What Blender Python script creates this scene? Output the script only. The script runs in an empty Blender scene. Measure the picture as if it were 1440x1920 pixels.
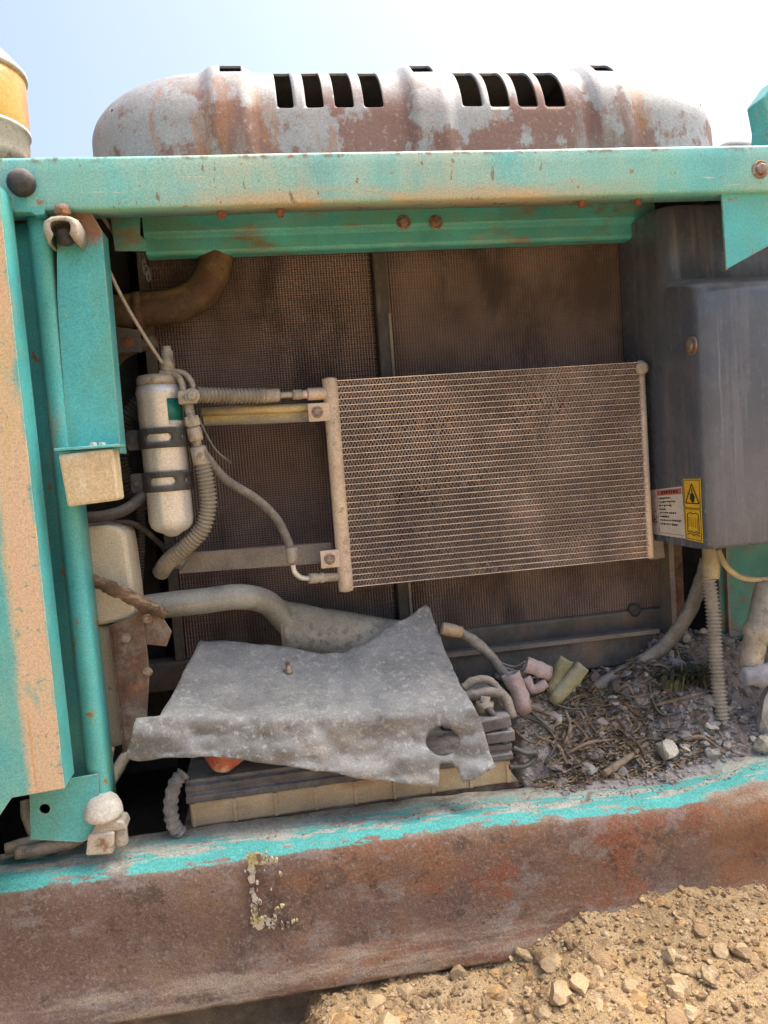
import bpy, bmesh, math, random
from mathutils import Vector, Matrix, noise
from mathutils.geometry import delaunay_2d_cdt
random.seed(7)
SC = bpy.context.scene
COL = SC.collection
PI = math.pi

# ------------------------------------------------------------------ camera
YAW, PITCH, ROLL, FOC = math.radians(8.4), math.radians(-4.4), math.radians(4.3), 1440.0
CP = Vector((0, -1.3, 1.0))
FW = Vector((math.sin(YAW)*math.cos(PITCH), math.cos(YAW)*math.cos(PITCH), math.sin(PITCH)))
R0 = Vector((math.cos(YAW), -math.sin(YAW), 0)); U0 = R0.cross(FW)
RT = math.cos(ROLL)*R0 - math.sin(ROLL)*U0
UP = math.sin(ROLL)*R0 + math.cos(ROLL)*U0
cam = bpy.data.cameras.new('camera'); cam.lens = 27.0; cam.sensor_width = 36.0; cam.clip_start = 0.01; cam.clip_end = 2000
co = bpy.data.objects.new('camera', cam); COL.objects.link(co)
mw = Matrix((RT, UP, -FW)).transposed().to_4x4(); mw.translation = CP; co.matrix_world = mw
SC.camera = co

# ------------------------------------------------------------------ sky, sun, exposure
SUN_EL, SUN_AZ = math.radians(65), math.radians(76)      # azimuth measured from +Y towards +X: behind the machine, to the right
W = bpy.data.worlds.new('World'); SC.world = W; W.use_nodes = True
nt = W.node_tree; nt.nodes.clear()
sk = nt.nodes.new('ShaderNodeTexSky'); sk.sky_type = 'NISHITA'; sk.sun_disc = False
sk.sun_elevation = SUN_EL; sk.sun_rotation = SUN_AZ
sk.air_density = 1.0; sk.dust_density = 6.5; sk.ozone_density = 1.0
bg = nt.nodes.new('ShaderNodeBackground'); bg.inputs['Strength'].default_value = 0.097
wo = nt.nodes.new('ShaderNodeOutputWorld')
nt.links.new(sk.outputs[0], bg.inputs[0]); nt.links.new(bg.outputs[0], wo.inputs[0])
sl = bpy.data.lights.new('sun', 'SUN'); sl.energy = 1.9; sl.angle = math.radians(45); sl.color = (1.0, 0.95, 0.87)
so = bpy.data.objects.new('sun', sl); COL.objects.link(so)
sd = Vector((math.sin(SUN_AZ)*math.cos(SUN_EL), math.cos(SUN_AZ)*math.cos(SUN_EL), math.sin(SUN_EL)))
so.rotation_euler = sd.to_track_quat('Z', 'Y').to_euler(); so.location = (2, 3, 4)
vs = SC.view_settings; vs.view_transform = 'Standard'; vs.look = 'None'; vs.gamma = 1.0; vs.use_curve_mapping = False
vs.exposure = 1.8

# ------------------------------------------------------------------ helpers: picture measurements to places
def ray(x, y): return RT*((x-720)/FOC) - UP*((y-960)/FOC) + FW
def P(x, y, Y):
    d = ray(x, y); return CP + d*((Y-CP.y)/d.y)
def PX(x, y, X):
    d = ray(x, y); return CP + d*((X-CP.x)/d.x)
def PZ(x, y, Z):
    d = ray(x, y); return CP + d*((Z-CP.z)/d.z)
def path(*q): return [P(*a) for a in q]
def lerp(a, b, t): return a+(b-a)*t
def sstep(a, b, x):
    t = max(0, min(1, (x-a)/(b-a))); return t*t*(3-2*t)
def interp(pts, x):
    if x <= pts[0][0]: return pts[0][1]
    for (a, b), (c, d) in zip(pts, pts[1:]):
        if x <= c: return lerp(b, d, (x-a)/(c-a))
    return pts[-1][1]
def fbm(v, s, o=4): return noise.fractal(Vector(v)*s, 1.0, 2.0, o)

# ------------------------------------------------------------------ materials
MATS = {}
def mat(name, base, rough=0.6, metal=0.0, var=(9, 0.25), layers=(), bump=((60, 0.25, 0.004),), dust=None, edge=None, spec=0.4, trans=0.0, roughvar=0.12, top=(), grit=0.16):
    m = bpy.data.materials.new(name); m.use_nodes = True; MATS[name] = m
    t = m.node_tree; N = t.nodes; L = t.links; N.clear()
    out = N.new('ShaderNodeOutputMaterial'); b = N.new('ShaderNodeBsdfPrincipled'); L.new(b.outputs[0], out.inputs[0])
    g = N.new('ShaderNodeNewGeometry')
    def math_(op, a, c=None, clamp=False):
        n = N.new('ShaderNodeMath'); n.operation = op; n.use_clamp = clamp
        for i, v in enumerate((a, c)):
            if v is None: continue
            if isinstance(v, (int, float)): n.inputs[i].default_value = v
            else: L.new(v, n.inputs[i])
        return n.outputs[0]
    def nz(scale, detail=5, rg=0.6, stretch=None, off=0.0, dist=0.0):
        v = g.outputs['Position']
        if stretch or off:
            vm = N.new('ShaderNodeVectorMath'); vm.operation = 'MULTIPLY_ADD'
            L.new(v, vm.inputs[0]); vm.inputs[1].default_value = stretch or (1, 1, 1); vm.inputs[2].default_value = (off, off*0.7, off*1.3); v = vm.outputs[0]
        n = N.new('ShaderNodeTexNoise'); n.inputs['Scale'].default_value = scale; n.inputs['Detail'].default_value = detail
        n.inputs['Roughness'].default_value = rg; n.inputs['Distortion'].default_value = dist
        L.new(v, n.inputs['Vector']); return n.outputs['Fac']
    def ss(v, a, c):
        n = N.new('ShaderNodeMapRange'); n.interpolation_type = 'SMOOTHSTEP'; L.new(v, n.inputs['Value'])
        if a <= c: n.inputs['From Min'].default_value, n.inputs['From Max'].default_value = a, c
        else:
            n.inputs['From Min'].default_value, n.inputs['From Max'].default_value = c, a
            n.inputs['To Min'].default_value, n.inputs['To Max'].default_value = 1, 0
        return n.outputs['Result']
    def mix(f, a, c):
        n = N.new('ShaderNodeMix'); n.data_type = 'RGBA'
        L.new(f, n.inputs[0]) if not isinstance(f, float) else setattr(n.inputs[0], 'default_value', f)
        for s, v in ((n.inputs[6], a), (n.inputs[7], c)):
            if isinstance(v, tuple): s.default_value = (*v, 1)
            else: L.new(v, s)
        return n.outputs[2]
    sep = None
    col = tuple(base)
    dark = tuple(c*(1-var[1]) for c in base); lite = tuple(min(1, c*(1+var[1])) for c in base)
    col = mix(ss(nz(var[0], 6, 0.65), 0.3, 0.7), dark, lite)
    rfac = None
    for i, ly in enumerate(layers):
        f = ss(nz(ly.get('s', 10), ly.get('d', 7), ly.get('r', 0.65), ly.get('st'), ly.get('o', 3.1*i+1.7), ly.get('dist', 0.0)), ly['a'], ly['b'])
        for ax, a0, a1 in ly.get('pos', ()):
            if sep is None:
                sep = N.new('ShaderNodeSeparateXYZ'); L.new(g.outputs['Position'], sep.inputs[0])
            wob = math_('MULTIPLY_ADD', nz(ly.get('ws', 14), 4, 0.6), ly.get('w', 0.04))
            wob.node.inputs[2].default_value = -0.5*ly.get('w', 0.04)
            f = math_('MULTIPLY', f, ss(math_('ADD', sep.outputs[ax], wob), a0, a1))
        if 'k' in ly: f = math_('MULTIPLY', f, ly['k'])
        col = mix(f, col, tuple(ly['c']))
        if ly.get('rough') is not None:
            rn = N.new('ShaderNodeMix'); L.new(f, rn.inputs[0])
            if rfac is None: rn.inputs[2].default_value = rough
            else: L.new(rfac, rn.inputs[2])
            rn.inputs[3].default_value = ly['rough']; rfac = rn.outputs[0]
    if edge:
        bv = N.new('ShaderNodeBevel'); bv.samples = 4; bv.inputs['Radius'].default_value = edge[1]
        dp = N.new('ShaderNodeVectorMath'); dp.operation = 'DOT_PRODUCT'; L.new(bv.outputs[0], dp.inputs[0]); L.new(g.outputs['Normal'], dp.inputs[1])
        f = math_('MULTIPLY', ss(dp.outputs['Value'], 0.985, 0.88), ss(nz(45, 5), 0.38, 0.56))
        col = mix(f, col, tuple(edge[0]))
    if dust:
        sx = N.new('ShaderNodeSeparateXYZ'); L.new(g.outputs['Normal'], sx.inputs[0])
        f = math_('MULTIPLY', ss(sx.outputs['Z'], dust[2] if len(dust) > 2 else 0.1, 0.85), ss(nz(34, 7, 0.7), 0.25, 0.55))
        f = math_('ADD', math_('MULTIPLY', f, dust[1]), math_('MULTIPLY', ss(nz(16, 8, 0.72, off=9.0), 0.42, 0.68), dust[1]*(dust[3] if len(dust) > 3 else 0.45)), True)
        col = mix(f, col, mix(nz(90, 4), tuple(c*0.75 for c in dust[0]), tuple(min(1, c*1.2) for c in dust[0])))
        rn = N.new('ShaderNodeMix'); L.new(f, rn.inputs[0])
        if rfac is None: rn.inputs[2].default_value = rough
        else: L.new(rfac, rn.inputs[2])
        rn.inputs[3].default_value = 0.92; rfac = rn.outputs[0]
    for i, ly in enumerate(top):
        f = ss(nz(ly.get('s', 10), 7, 0.65, ly.get('st'), 21.0+i), ly['a'], ly['b'])
        sp = N.new('ShaderNodeSeparateXYZ'); L.new(g.outputs['Position'], sp.inputs[0])
        for axn, a0, a1 in ly['pos']:
            wob = math_('MULTIPLY_ADD', nz(ly.get('ws', 14), 5, 0.6), ly['w']); wob.node.inputs[2].default_value = -0.5*ly['w']
            f = math_('MULTIPLY', f, ss(math_('ADD', sp.outputs[axn], wob), a0, a1))
        col = mix(f, col, tuple(ly['c']))
    if grit:                                       # fine specks of dirt
        gm = N.new('ShaderNodeMix'); gm.data_type = 'RGBA'; gm.blend_type = 'MULTIPLY'; gm.inputs[0].default_value = 1.0
        gv = N.new('ShaderNodeMapRange'); L.new(nz(330, 3, 0.7, off=2.0), gv.inputs['Value']); gv.inputs['From Min'].default_value = 0.32; gv.inputs['From Max'].default_value = 0.68
        gv.inputs['To Min'].default_value = 1-grit*1.6; gv.inputs['To Max'].default_value = 1+grit
        L.new(col, gm.inputs[6]); L.new(gv.outputs['Result'], gm.inputs[7]); col = gm.outputs[2]
    L.new(col, b.inputs['Base Color'])
    rv = math_('MULTIPLY_ADD', nz(25, 4, off=4.0), roughvar*2)
    rv.node.inputs[2].default_value = -roughvar
    if rfac is None: r = math_('ADD', rv, rough, True)
    else: r = math_('ADD', rv, rfac, True)
    L.new(r, b.inputs['Roughness'])
    b.inputs['Metallic'].default_value = metal
    b.inputs['Specular IOR Level'].default_value = spec
    if trans:
        b.inputs['Subsurface Weight'].default_value = trans; b.inputs['Subsurface Radius'].default_value = (0.02, 0.018, 0.012); b.inputs['Subsurface Scale'].default_value = 0.5
    prev = None
    for sc_, st_, di_ in bump:
        bn = N.new('ShaderNodeBump'); bn.inputs['Strength'].default_value = st_; bn.inputs['Distance'].default_value = di_
        L.new(nz(sc_, 6, 0.65), bn.inputs['Height'])
        if prev: L.new(prev, bn.inputs['Normal'])
        prev = bn.outputs[0]
    if prev: L.new(prev, b.inputs['Normal'])
    return m

TEAL = (0.085, 0.42, 0.43); TEALG = (0.12, 0.43, 0.37); CREAM = (0.62, 0.46, 0.30); RUST = (0.20, 0.075, 0.03); ORUST = (0.36, 0.14, 0.04)
DUST = (0.40, 0.36, 0.29); GDUST = (0.33, 0.32, 0.31)
mat('teal_beam', (0.14, 0.48, 0.475), 0.45, var=(5, 0.14), layers=(
    dict(c=(0.22, 0.50, 0.42), s=5, a=0.40, b=0.66),
    dict(c=(0.46, 0.49, 0.36), s=9, st=(1, 1, 0.35), a=0.33, b=0.62, k=0.85, pos=(('X', -0.20, 0.02), ('X', 0.72, 0.40)), w=0.16),
    dict(c=(0.32, 0.52, 0.44), s=14, st=(1, 1, 0.25), a=0.44, b=0.66, k=0.7),
    dict(c=(0.54, 0.40, 0.24), s=10, st=(0.35, 1, 2.4), a=0.38, b=0.62, k=0.9, pos=(('Z', 1.456, 1.424), ('X', -0.15, 0.05), ('X', 0.78, 0.45)), w=0.03),
    dict(c=ORUST, s=30, a=0.635, b=0.655, k=0.85), dict(c=(0.20, 0.12, 0.08), s=52, st=(1, 1, 0.35), a=0.635, b=0.655, k=0.8), dict(c=(0.60, 0.58, 0.48), s=70, st=(0.15, 1, 2), a=0.64, b=0.67, k=0.6),
    dict(c=(0.16, 0.10, 0.06), s=38, st=(1, 1, 1), a=0.50, b=0.60, k=0.85, pos=(('Z', 1.486, 1.496),), w=0.012)),
    bump=((70, 0.12, 0.003),), edge=((0.26, 0.30, 0.22), 0.003))
mat('teal_frame', TEAL, 0.42, var=(6, 0.2), layers=(
    dict(c=TEALG, s=6, a=0.45, b=0.65), dict(c=(0.40, 0.36, 0.22), s=11, st=(1, 1, 0.4), a=0.58, b=0.74, k=0.6), dict(c=ORUST, s=24, a=0.61, b=0.67, k=0.9)),
    bump=((70, 0.12, 0.003),), edge=((0.30, 0.13, 0.06), 0.004))
mat('teal_latch_plate', TEAL, 0.45, var=(6, 0.18), layers=(
    dict(c=(0.11, 0.36, 0.29), s=7, st=(1, 1, 0.3), a=0.45, b=0.65),
    dict(c=(0.24, 0.12, 0.06), s=16, a=0.30, b=0.46, pos=(('Z', 1.362, 1.384),), w=0.05, ws=20),
    dict(c=(0.50, 0.30, 0.10), s=28, a=0.655, b=0.69, k=0.9)), bump=((60, 0.15, 0.003),), edge=((0.45, 0.40, 0.28), 0.003))
mat('teal_worn_door', TEAL, 0.5, var=(6, 0.15), layers=(
    dict(c=(0.18, 0.44, 0.37), s=8, st=(1, 1, 0.3), a=0.42, b=0.62),
    dict(c=CREAM, s=16, st=(1, 1, 0.35), a=0.30, b=0.46, pos=(('X', -0.414, -0.398), ('X', -0.353, -0.361), ('Z', 1.43, 1.37)), w=0.022, ws=14),
    dict(c=(0.64, 0.38, 0.25), s=9, st=(1, 1, 0.3), a=0.44, b=0.62, k=0.8, pos=(('X', -0.414, -0.398), ('X', -0.356, -0.365)), w=0.02),
    dict(c=(0.56, 0.44, 0.22), s=13, st=(1.6, 1, 0.2), a=0.50, b=0.66, k=0.8, pos=(('X', -0.414, -0.398), ('X', -0.356, -0.365)), w=0.02),
    dict(c=(0.55, 0.25, 0.06), s=9, st=(2, 1, 0.12), a=0.50, b=0.62, k=0.8, pos=(('X', -0.42, -0.408), ('X', -0.392, -0.402)), w=0.01),
    dict(c=(0.10, 0.36, 0.31), s=9, st=(1, 1, 0.5), a=0.50, b=0.55, k=0.9, pos=(('Z', 0.72, 0.62), ('X', -0.40, -0.38)), w=0.05),
    dict(c=(0.14, 0.36, 0.31), s=95, a=0.60, b=0.66, k=0.8), dict(c=(0.30, 0.20, 0.13), s=60, a=0.64, b=0.70, k=0.8)), bump=((70, 0.15, 0.003),), edge=((0.40, 0.45, 0.33), 0.003))
mat('teal_rail', (0.09, 0.44, 0.44), 0.45, var=(6, 0.2), layers=(dict(c=(0.13, 0.36, 0.27), s=6, a=0.45, b=0.65), dict(c=(0.24, 0.14, 0.07), s=12, st=(0.4, 1, 1.2), a=0.54, b=0.66, k=0.8), dict(c=(0.34, 0.36, 0.26), s=9, st=(0.5, 1, 2), a=0.54, b=0.7, k=0.6)), bump=((70, 0.15, 0.003),))
mat('teal_shaded', (0.035, 0.22, 0.20), 0.5, var=(8, 0.25), layers=(
    dict(c=(0.10, 0.26, 0.19), s=8, a=0.46, b=0.66), dict(c=(0.20, 0.10, 0.05), s=14, st=(0.4, 1, 1.2), a=0.52, b=0.66, k=0.85)),
    bump=((70, 0.2, 0.003),), dust=((0.20, 0.22, 0.17), 0.4))  # darker copy of the teal, recess shade put into its colour
mat('hood_paint', (0.285, 0.29, 0.295), 0.55, var=(7, 0.12), layers=(
    dict(c=(0.19, 0.095, 0.075), s=5.0, st=(1, 1, 0.7), a=0.478, b=0.515, d=10, r=0.64, pos=(('Z', 1.72, 1.64),), w=0.13, ws=9, rough=0.8, k=0.9),
    dict(c=(0.30, 0.15, 0.07), s=9, st=(1.6, 1, 0.3), a=0.56, b=0.64, k=0.7),
    dict(c=(0.22, 0.13, 0.10), s=60, a=0.56, b=0.66, k=0.6),
    dict(c=(0.34, 0.335, 0.325), s=15, st=(1, 1, 0.25), a=0.52, b=0.72, k=0.7),
    dict(c=(0.32, 0.30, 0.28), s=110, a=0.56, b=0.66, k=0.6)),
    bump=((40, 0.2, 0.004), (160, 0.15, 0.002)))
mat('sill_steel', (0.155, 0.095, 0.075), 0.72, var=(5, 0.2), layers=(
    dict(c=(0.22, 0.135, 0.08), s=6, st=(0.6, 1, 1), a=0.46, b=0.64, k=0.7),
    dict(c=(0.25, 0.115, 0.05), s=4.5, st=(0.7, 1, 1.4), a=0.42, b=0.60, k=0.7, pos=(('X', -0.12, 0.02),), w=0.1),
    dict(c=(0.12, 0.065, 0.035), s=6, st=(0.5, 1, 1.6), a=0.50, b=0.64, k=0.8, pos=(('X', -0.05, 0.08), ('Z', 0.20, 0.13)), w=0.06),
    dict(c=(0.24, 0.085, 0.045), s=9, a=0.50, b=0.60, k=0.85, pos=(('X', 0.0, 0.3),), w=0.3),
    dict(c=(0.25, 0.21, 0.19), s=16, st=(0.8, 1, 1.2), a=0.54, b=0.62, k=0.6),
    dict(c=(0.085, 0.05, 0.035), s=18, a=0.56, b=0.62, k=0.75),
    dict(c=(0.09, 0.05, 0.035), s=75, a=0.62, b=0.66, k=0.8),
    dict(c=(0.30, 0.26, 0.22), s=150, a=0.54, b=0.64, k=0.5),
    dict(c=(0.36, 0.28, 0.20), s=26, st=(0.25, 1, 2.0), a=0.42, b=0.62, k=0.7, pos=(('Z', 0.17, 0.13),), w=0.06),
    dict(c=(0.30, 0.15, 0.07), s=10, a=0.36, b=0.50, k=0.7, pos=(('X', 0.70, 0.80),), w=0.08)),
    bump=((30, 0.35, 0.006), (120, 0.4, 0.003), (400, 0.25, 0.001)), dust=((0.44, 0.43, 0.365), 0.95, 0.45, 0.10), roughvar=0.1, grit=0.22, top=(dict(c=(0.11, 0.46, 0.42), s=34, st=(0.35, 1, 1), a=0.45, b=0.47, pos=(('Y', -0.0035, -0.001), ('Y', 0.014, 0.010), ('X', 0.78, 0.74)), w=0.008, ws=45), dict(c=(0.10, 0.40, 0.36), s=30, st=(0.3, 2, 1), a=0.47, b=0.53, pos=(('Y', 0.0, 0.006), ('Y', 0.09, 0.04)), w=0.02)))
mat('radiator_dust', (0.25, 0.19, 0.17), 0.85, var=(7, 0.35), layers=(
    dict(c=(0.28, 0.20, 0.165), s=4, a=0.45, b=0.66), dict(c=(0.12, 0.09, 0.085), s=6, st=(1, 1, 0.4), a=0.52, b=0.68), dict(c=(0.26, 0.225, 0.165), s=14, a=0.56, b=0.7, k=0.7)),
    bump=((250, 0.3, 0.001),))
mat('radiator_back', (0.07, 0.055, 0.052), 0.9, var=(9, 0.4))
mat('radiator_tank', (0.10, 0.09, 0.075), 0.8, var=(8, 0.3), layers=(dict(c=(0.17, 0.11, 0.08), s=9, st=(1.5, 1, 0.3), a=0.48, b=0.66),), dust=((0.24, 0.23, 0.21), 0.7))
mat('strut_steel', (0.05, 0.045, 0.042), 0.6, layers=(dict(c=(0.14, 0.13, 0.11), s=16, st=(1, 1, 0.3), a=0.52, b=0.66),), dust=(DUST, 0.2))
mat('cond_tube', (0.66, 0.55, 0.45), 0.6, metal=0.1, var=(6, 0.22), layers=(dict(c=(0.40, 0.31, 0.27), s=5, a=0.46, b=0.66),), bump=((200, 0.2, 0.001),))
mat('cond_fin', (0.46, 0.36, 0.29), 0.75, var=(6, 0.3), layers=(dict(c=(0.25, 0.20, 0.18), s=4, a=0.45, b=0.66), dict(c=(0.45, 0.36, 0.27), s=18, a=0.55, b=0.66)), bump=())
mat('cond_header', (0.62, 0.50, 0.36), 0.55, metal=0.1, var=(12, 0.15), layers=(dict(c=(0.66, 0.52, 0.44), s=8, a=0.46, b=0.62), dict(c=(0.36, 0.27, 0.16), s=60, a=0.56, b=0.66, k=0.8)), dust=((0.45, 0.38, 0.28), 0.5))
mat('dusty_alloy', (0.42, 0.38, 0.31), 0.6, metal=0.2, var=(30, 0.25), layers=(dict(c=(0.22, 0.18, 0.13), s=50, a=0.5, b=0.66),), dust=((0.44, 0.38, 0.29), 0.7))
mat('dusty_rubber', (0.12, 0.115, 0.105), 0.8, var=(30, 0.25), dust=((0.36, 0.32, 0.26), 0.85, -0.5), bump=((120, 0.35, 0.002),))
mat('dark_rubber', (0.035, 0.035, 0.037), 0.65, var=(30, 0.3), dust=((0.22, 0.20, 0.17), 0.55, -0.2))
mat('conduit', (0.26, 0.235, 0.19), 0.8, var=(25, 0.25), dust=((0.42, 0.38, 0.30), 0.8, -0.4), bump=((140, 0.4, 0.002),))
mat('hose_brown', (0.085, 0.05, 0.032), 0.7, var=(12, 0.3), dust=((0.30, 0.22, 0.10), 0.9, 0.2))
mat('bottle_white', (0.66, 0.66, 0.64), 0.32, metal=0.35, var=(12, 0.06), layers=(dict(c=(0.45, 0.42, 0.37), s=24, st=(1, 1, 0.4), a=0.58, b=0.74, k=0.6),), bump=((60, 0.05, 0.002),), dust=((0.50, 0.46, 0.39), 0.4))
mat('clamp_black', (0.045, 0.045, 0.043), 0.5, var=(30, 0.25), dust=((0.27, 0.26, 0.24), 0.6))
mat('label_green', (0.012, 0.17, 0.13), 0.4, var=(40, 0.15))
mat('label_stripe', (0.5, 0.52, 0.5), 0.45)
mat('bracket_grey', (0.20, 0.175, 0.145), 0.65, metal=0.1, var=(12, 0.25), dust=((0.36, 0.32, 0.26), 0.7))
mat('bracket_yellow', (0.40, 0.34, 0.20), 0.6, var=(10, 0.25), layers=(dict(c=(0.56, 0.46, 0.22), s=9, st=(0.4, 1, 2), a=0.46, b=0.62), dict(c=(0.36, 0.29, 0.22), s=14, a=0.52, b=0.66)), dust=(DUST, 0.4))
mat('plastic_box', (0.078, 0.094, 0.122), 0.24, var=(4, 0.08), layers=(
    dict(c=(0.14, 0.15, 0.175), s=12, st=(2.6, 2.6, 0.15), a=0.48, b=0.70, k=0.7, rough=0.40), dict(c=(0.24, 0.24, 0.23), s=60, st=(1.5, 1.5, 0.35), a=0.63, b=0.69, k=0.6, rough=0.8), dict(c=(0.19, 0.19, 0.19), s=26, st=(2.5, 2.5, 0.10), a=0.60, b=0.66, k=0.5, rough=0.6)),
    bump=((10, 0.16, 0.012), (180, 0.05, 0.001)), spec=0.6, dust=((0.34, 0.34, 0.34), 0.75, 0.3, 0.10), grit=0.07)
mat('paper_white', (0.70, 0.66, 0.58), 0.5, var=(60, 0.08), layers=(dict(c=(0.50, 0.44, 0.36), s=40, a=0.55, b=0.7, k=0.6),))
mat('paper_pink', (0.66, 0.52, 0.52), 0.5, var=(60, 0.08))
mat('paper_red', (0.52, 0.14, 0.11), 0.5, var=(60, 0.12))
mat('paper_yellow', (0.78, 0.50, 0.03), 0.45, var=(50, 0.12), layers=(dict(c=(0.6, 0.42, 0.10), s=45, a=0.56, b=0.7, k=0.6),))
mat('print_black', (0.035, 0.03, 0.03), 0.5, var=(60, 0.1))
mat('cream_box', (0.56, 0.44, 0.26), 0.7, var=(9, 0.15), layers=(dict(c=(0.66, 0.58, 0.40), s=18, st=(1, 1, 0.5), a=0.5, b=0.66), dict(c=(0.30, 0.20, 0.10), s=30, a=0.60, b=0.70), dict(c=(0.62, 0.62, 0.50), s=22, a=0.42, b=0.6, pos=(('Z', 1.015, 1.035),), w=0.02)), edge=((0.68, 0.62, 0.46), 0.003))
mat('tank_plastic', (0.56, 0.51, 0.38), 0.45, var=(7, 0.12), layers=(dict(c=(0.40, 0.34, 0.20), s=8, st=(1, 1, 0.4), a=0.5, b=0.7, k=0.7), dict(c=(0.15, 0.14, 0.11), s=55, a=0.64, b=0.70, k=0.7)), trans=0.15, dust=(DUST, 0.35))
mat('rust_steel', (0.13, 0.075, 0.05), 0.85, var=(18, 0.35), layers=(dict(c=(0.24, 0.21, 0.18), s=16, a=0.48, b=0.66), dict(c=(0.26, 0.12, 0.05), s=28, a=0.56, b=0.68)), bump=((90, 0.5, 0.003),), dust=(DUST, 0.5))
mat('pipe_alu', (0.30, 0.30, 0.26), 0.45, metal=0.35, var=(10, 0.2), layers=(dict(c=(0.20, 0.17, 0.11), s=16, a=0.52, b=0.68),), dust=((0.46, 0.44, 0.38), 0.8))
mat('duct_felt', (0.31, 0.30, 0.25), 0.92, var=(14, 0.2), layers=(dict(c=(0.20, 0.19, 0.15), s=60, a=0.5, b=0.62),), bump=((110, 0.6, 0.004), (30, 0.4, 0.008)), dust=(DUST, 0.5))
mat('cover_sheet', (0.225, 0.225, 0.22), 0.88, var=(6, 0.22), layers=(
    dict(c=(0.36, 0.345, 0.31), s=7, a=0.48, b=0.68, k=0.7), dict(c=(0.14, 0.145, 0.14), s=10, st=(0.5, 1, 1.2), a=0.48, b=0.62, k=0.8),
    dict(c=(0.46, 0.45, 0.42), s=85, a=0.53, b=0.62, k=0.6), dict(c=(0.16, 0.155, 0.145), s=9, st=(0.5, 1, 1.4), a=0.57, b=0.66, k=0.6), dict(c=(0.20, 0.20, 0.19), s=110, a=0.60, b=0.68, k=0.5)), bump=((22, 0.25, 0.008), (150, 0.5, 0.003)), dust=((0.42, 0.41, 0.38), 0.28), grit=0.16)
mat('black_mark', (0.09, 0.088, 0.085), 0.7)
mat('battery_lid', (0.10, 0.095, 0.095), 0.75, var=(12, 0.3), dust=((0.34, 0.31, 0.29), 0.8), bump=((120, 0.4, 0.002),))
mat('battery_case', (0.46, 0.34, 0.20), 0.55, var=(8, 0.2), layers=(dict(c=(0.30, 0.17, 0.11), s=14, st=(0.3, 1, 1.5), a=0.5, b=0.68), dict(c=(0.55, 0.47, 0.33), s=9, a=0.52, b=0.66)), dust=(DUST, 0.5))
mat('red_cap', (0.52, 0.13, 0.08), 0.5, var=(40, 0.25), layers=(dict(c=(0.60, 0.36, 0.24), s=30, a=0.48, b=0.62),))
mat('rope', (0.20, 0.19, 0.185), 0.95, var=(60, 0.3), bump=((200, 0.5, 0.002),))
mat('wood', (0.12, 0.075, 0.045), 0.9, var=(30, 0.35), layers=(dict(c=(0.28, 0.20, 0.12), s=40, st=(0.3, 1, 1), a=0.5, b=0.64),), bump=((140, 0.6, 0.003),))
mat('twig', (0.21, 0.16, 0.115), 0.9, var=(40, 0.4), bump=((150, 0.5, 0.002),))
mat('pink_plastic', (0.40, 0.31, 0.30), 0.7, var=(30, 0.2), dust=((0.42, 0.36, 0.34), 0.7))
mat('olive_hose', (0.25, 0.24, 0.13), 0.7, var=(25, 0.25), dust=((0.42, 0.39, 0.28), 0.7))
mat('debris_soil', (0.20, 0.155, 0.13), 0.95, var=(11, 0.35), layers=(dict(c=(0.36, 0.325, 0.30), s=9, a=0.38, b=0.6, pos=(('Y', 0.30, 0.12),), w=0.1), dict(c=(0.09, 0.07, 0.06), s=20, a=0.54, b=0.66), dict(c=(0.30, 0.27, 0.25), s=80, a=0.55, b=0.66)), bump=((60, 0.6, 0.008), (200, 0.6, 0.003)))
mat('grey_stone', (0.30, 0.285, 0.27), 0.92, var=(20, 0.3), bump=((60, 0.6, 0.005), (220, 0.5, 0.002)))
mat('pale_stone', (0.46, 0.43, 0.36), 0.92, var=(20, 0.22), bump=((60, 0.6, 0.005), (220, 0.5, 0.002)))
mat('ground_soil', (0.43, 0.29, 0.145), 0.95, var=(6, 0.25), layers=(dict(c=(0.50, 0.355, 0.20), s=9, a=0.46, b=0.66), dict(c=(0.27, 0.175, 0.10), s=24, a=0.52, b=0.66), dict(c=(0.50, 0.39, 0.26), s=90, a=0.54, b=0.66, k=0.8)), bump=((40, 0.7, 0.012), (160, 0.7, 0.004)))
mat('tan_stone', (0.46, 0.325, 0.18), 0.92, var=(14, 0.3), layers=(dict(c=(0.52, 0.40, 0.25), s=30, a=0.5, b=0.64),), bump=((60, 0.6, 0.005), (220, 0.6, 0.002)))
mat('ochre_stone', (0.44, 0.27, 0.12), 0.95, var=(14, 0.3), bump=((60, 0.7, 0.006), (220, 0.6, 0.002)))
mat('clod', (0.36, 0.235, 0.125), 0.97, var=(14, 0.35), bump=((60, 0.8, 0.008), (220, 0.8, 0.003)))
mat('dry_grass', (0.30, 0.22, 0.12), 0.9, var=(30, 0.4), bump=())
mat('amber', (0.52, 0.24, 0.03), 0.3, var=(8, 0.15), layers=(dict(c=(0.60, 0.38, 0.09), s=9, a=0.48, b=0.66),))
mat('cream_metal', (0.56, 0.50, 0.40), 0.6, var=(14, 0.2), layers=(dict(c=(0.26, 0.16, 0.09), s=30, a=0.56, b=0.68),))
mat('steel_bolt', (0.32, 0.27, 0.22), 0.55, metal=0.5, var=(60, 0.3), layers=(dict(c=(0.24, 0.11, 0.05), s=60, a=0.48, b=0.62),))
mat('rust_bolt', (0.20, 0.085, 0.045), 0.8, var=(60, 0.3))
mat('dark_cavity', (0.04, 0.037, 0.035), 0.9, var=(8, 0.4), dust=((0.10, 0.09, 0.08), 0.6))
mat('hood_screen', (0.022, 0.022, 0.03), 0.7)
mat('residue', (0.50, 0.42, 0.20), 0.8, var=(40, 0.3), layers=(dict(c=(0.50, 0.45, 0.38), s=30, a=0.45, b=0.6), dict(c=(0.18, 0.125, 0.10), s=60, a=0.50, b=0.58)))
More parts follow.
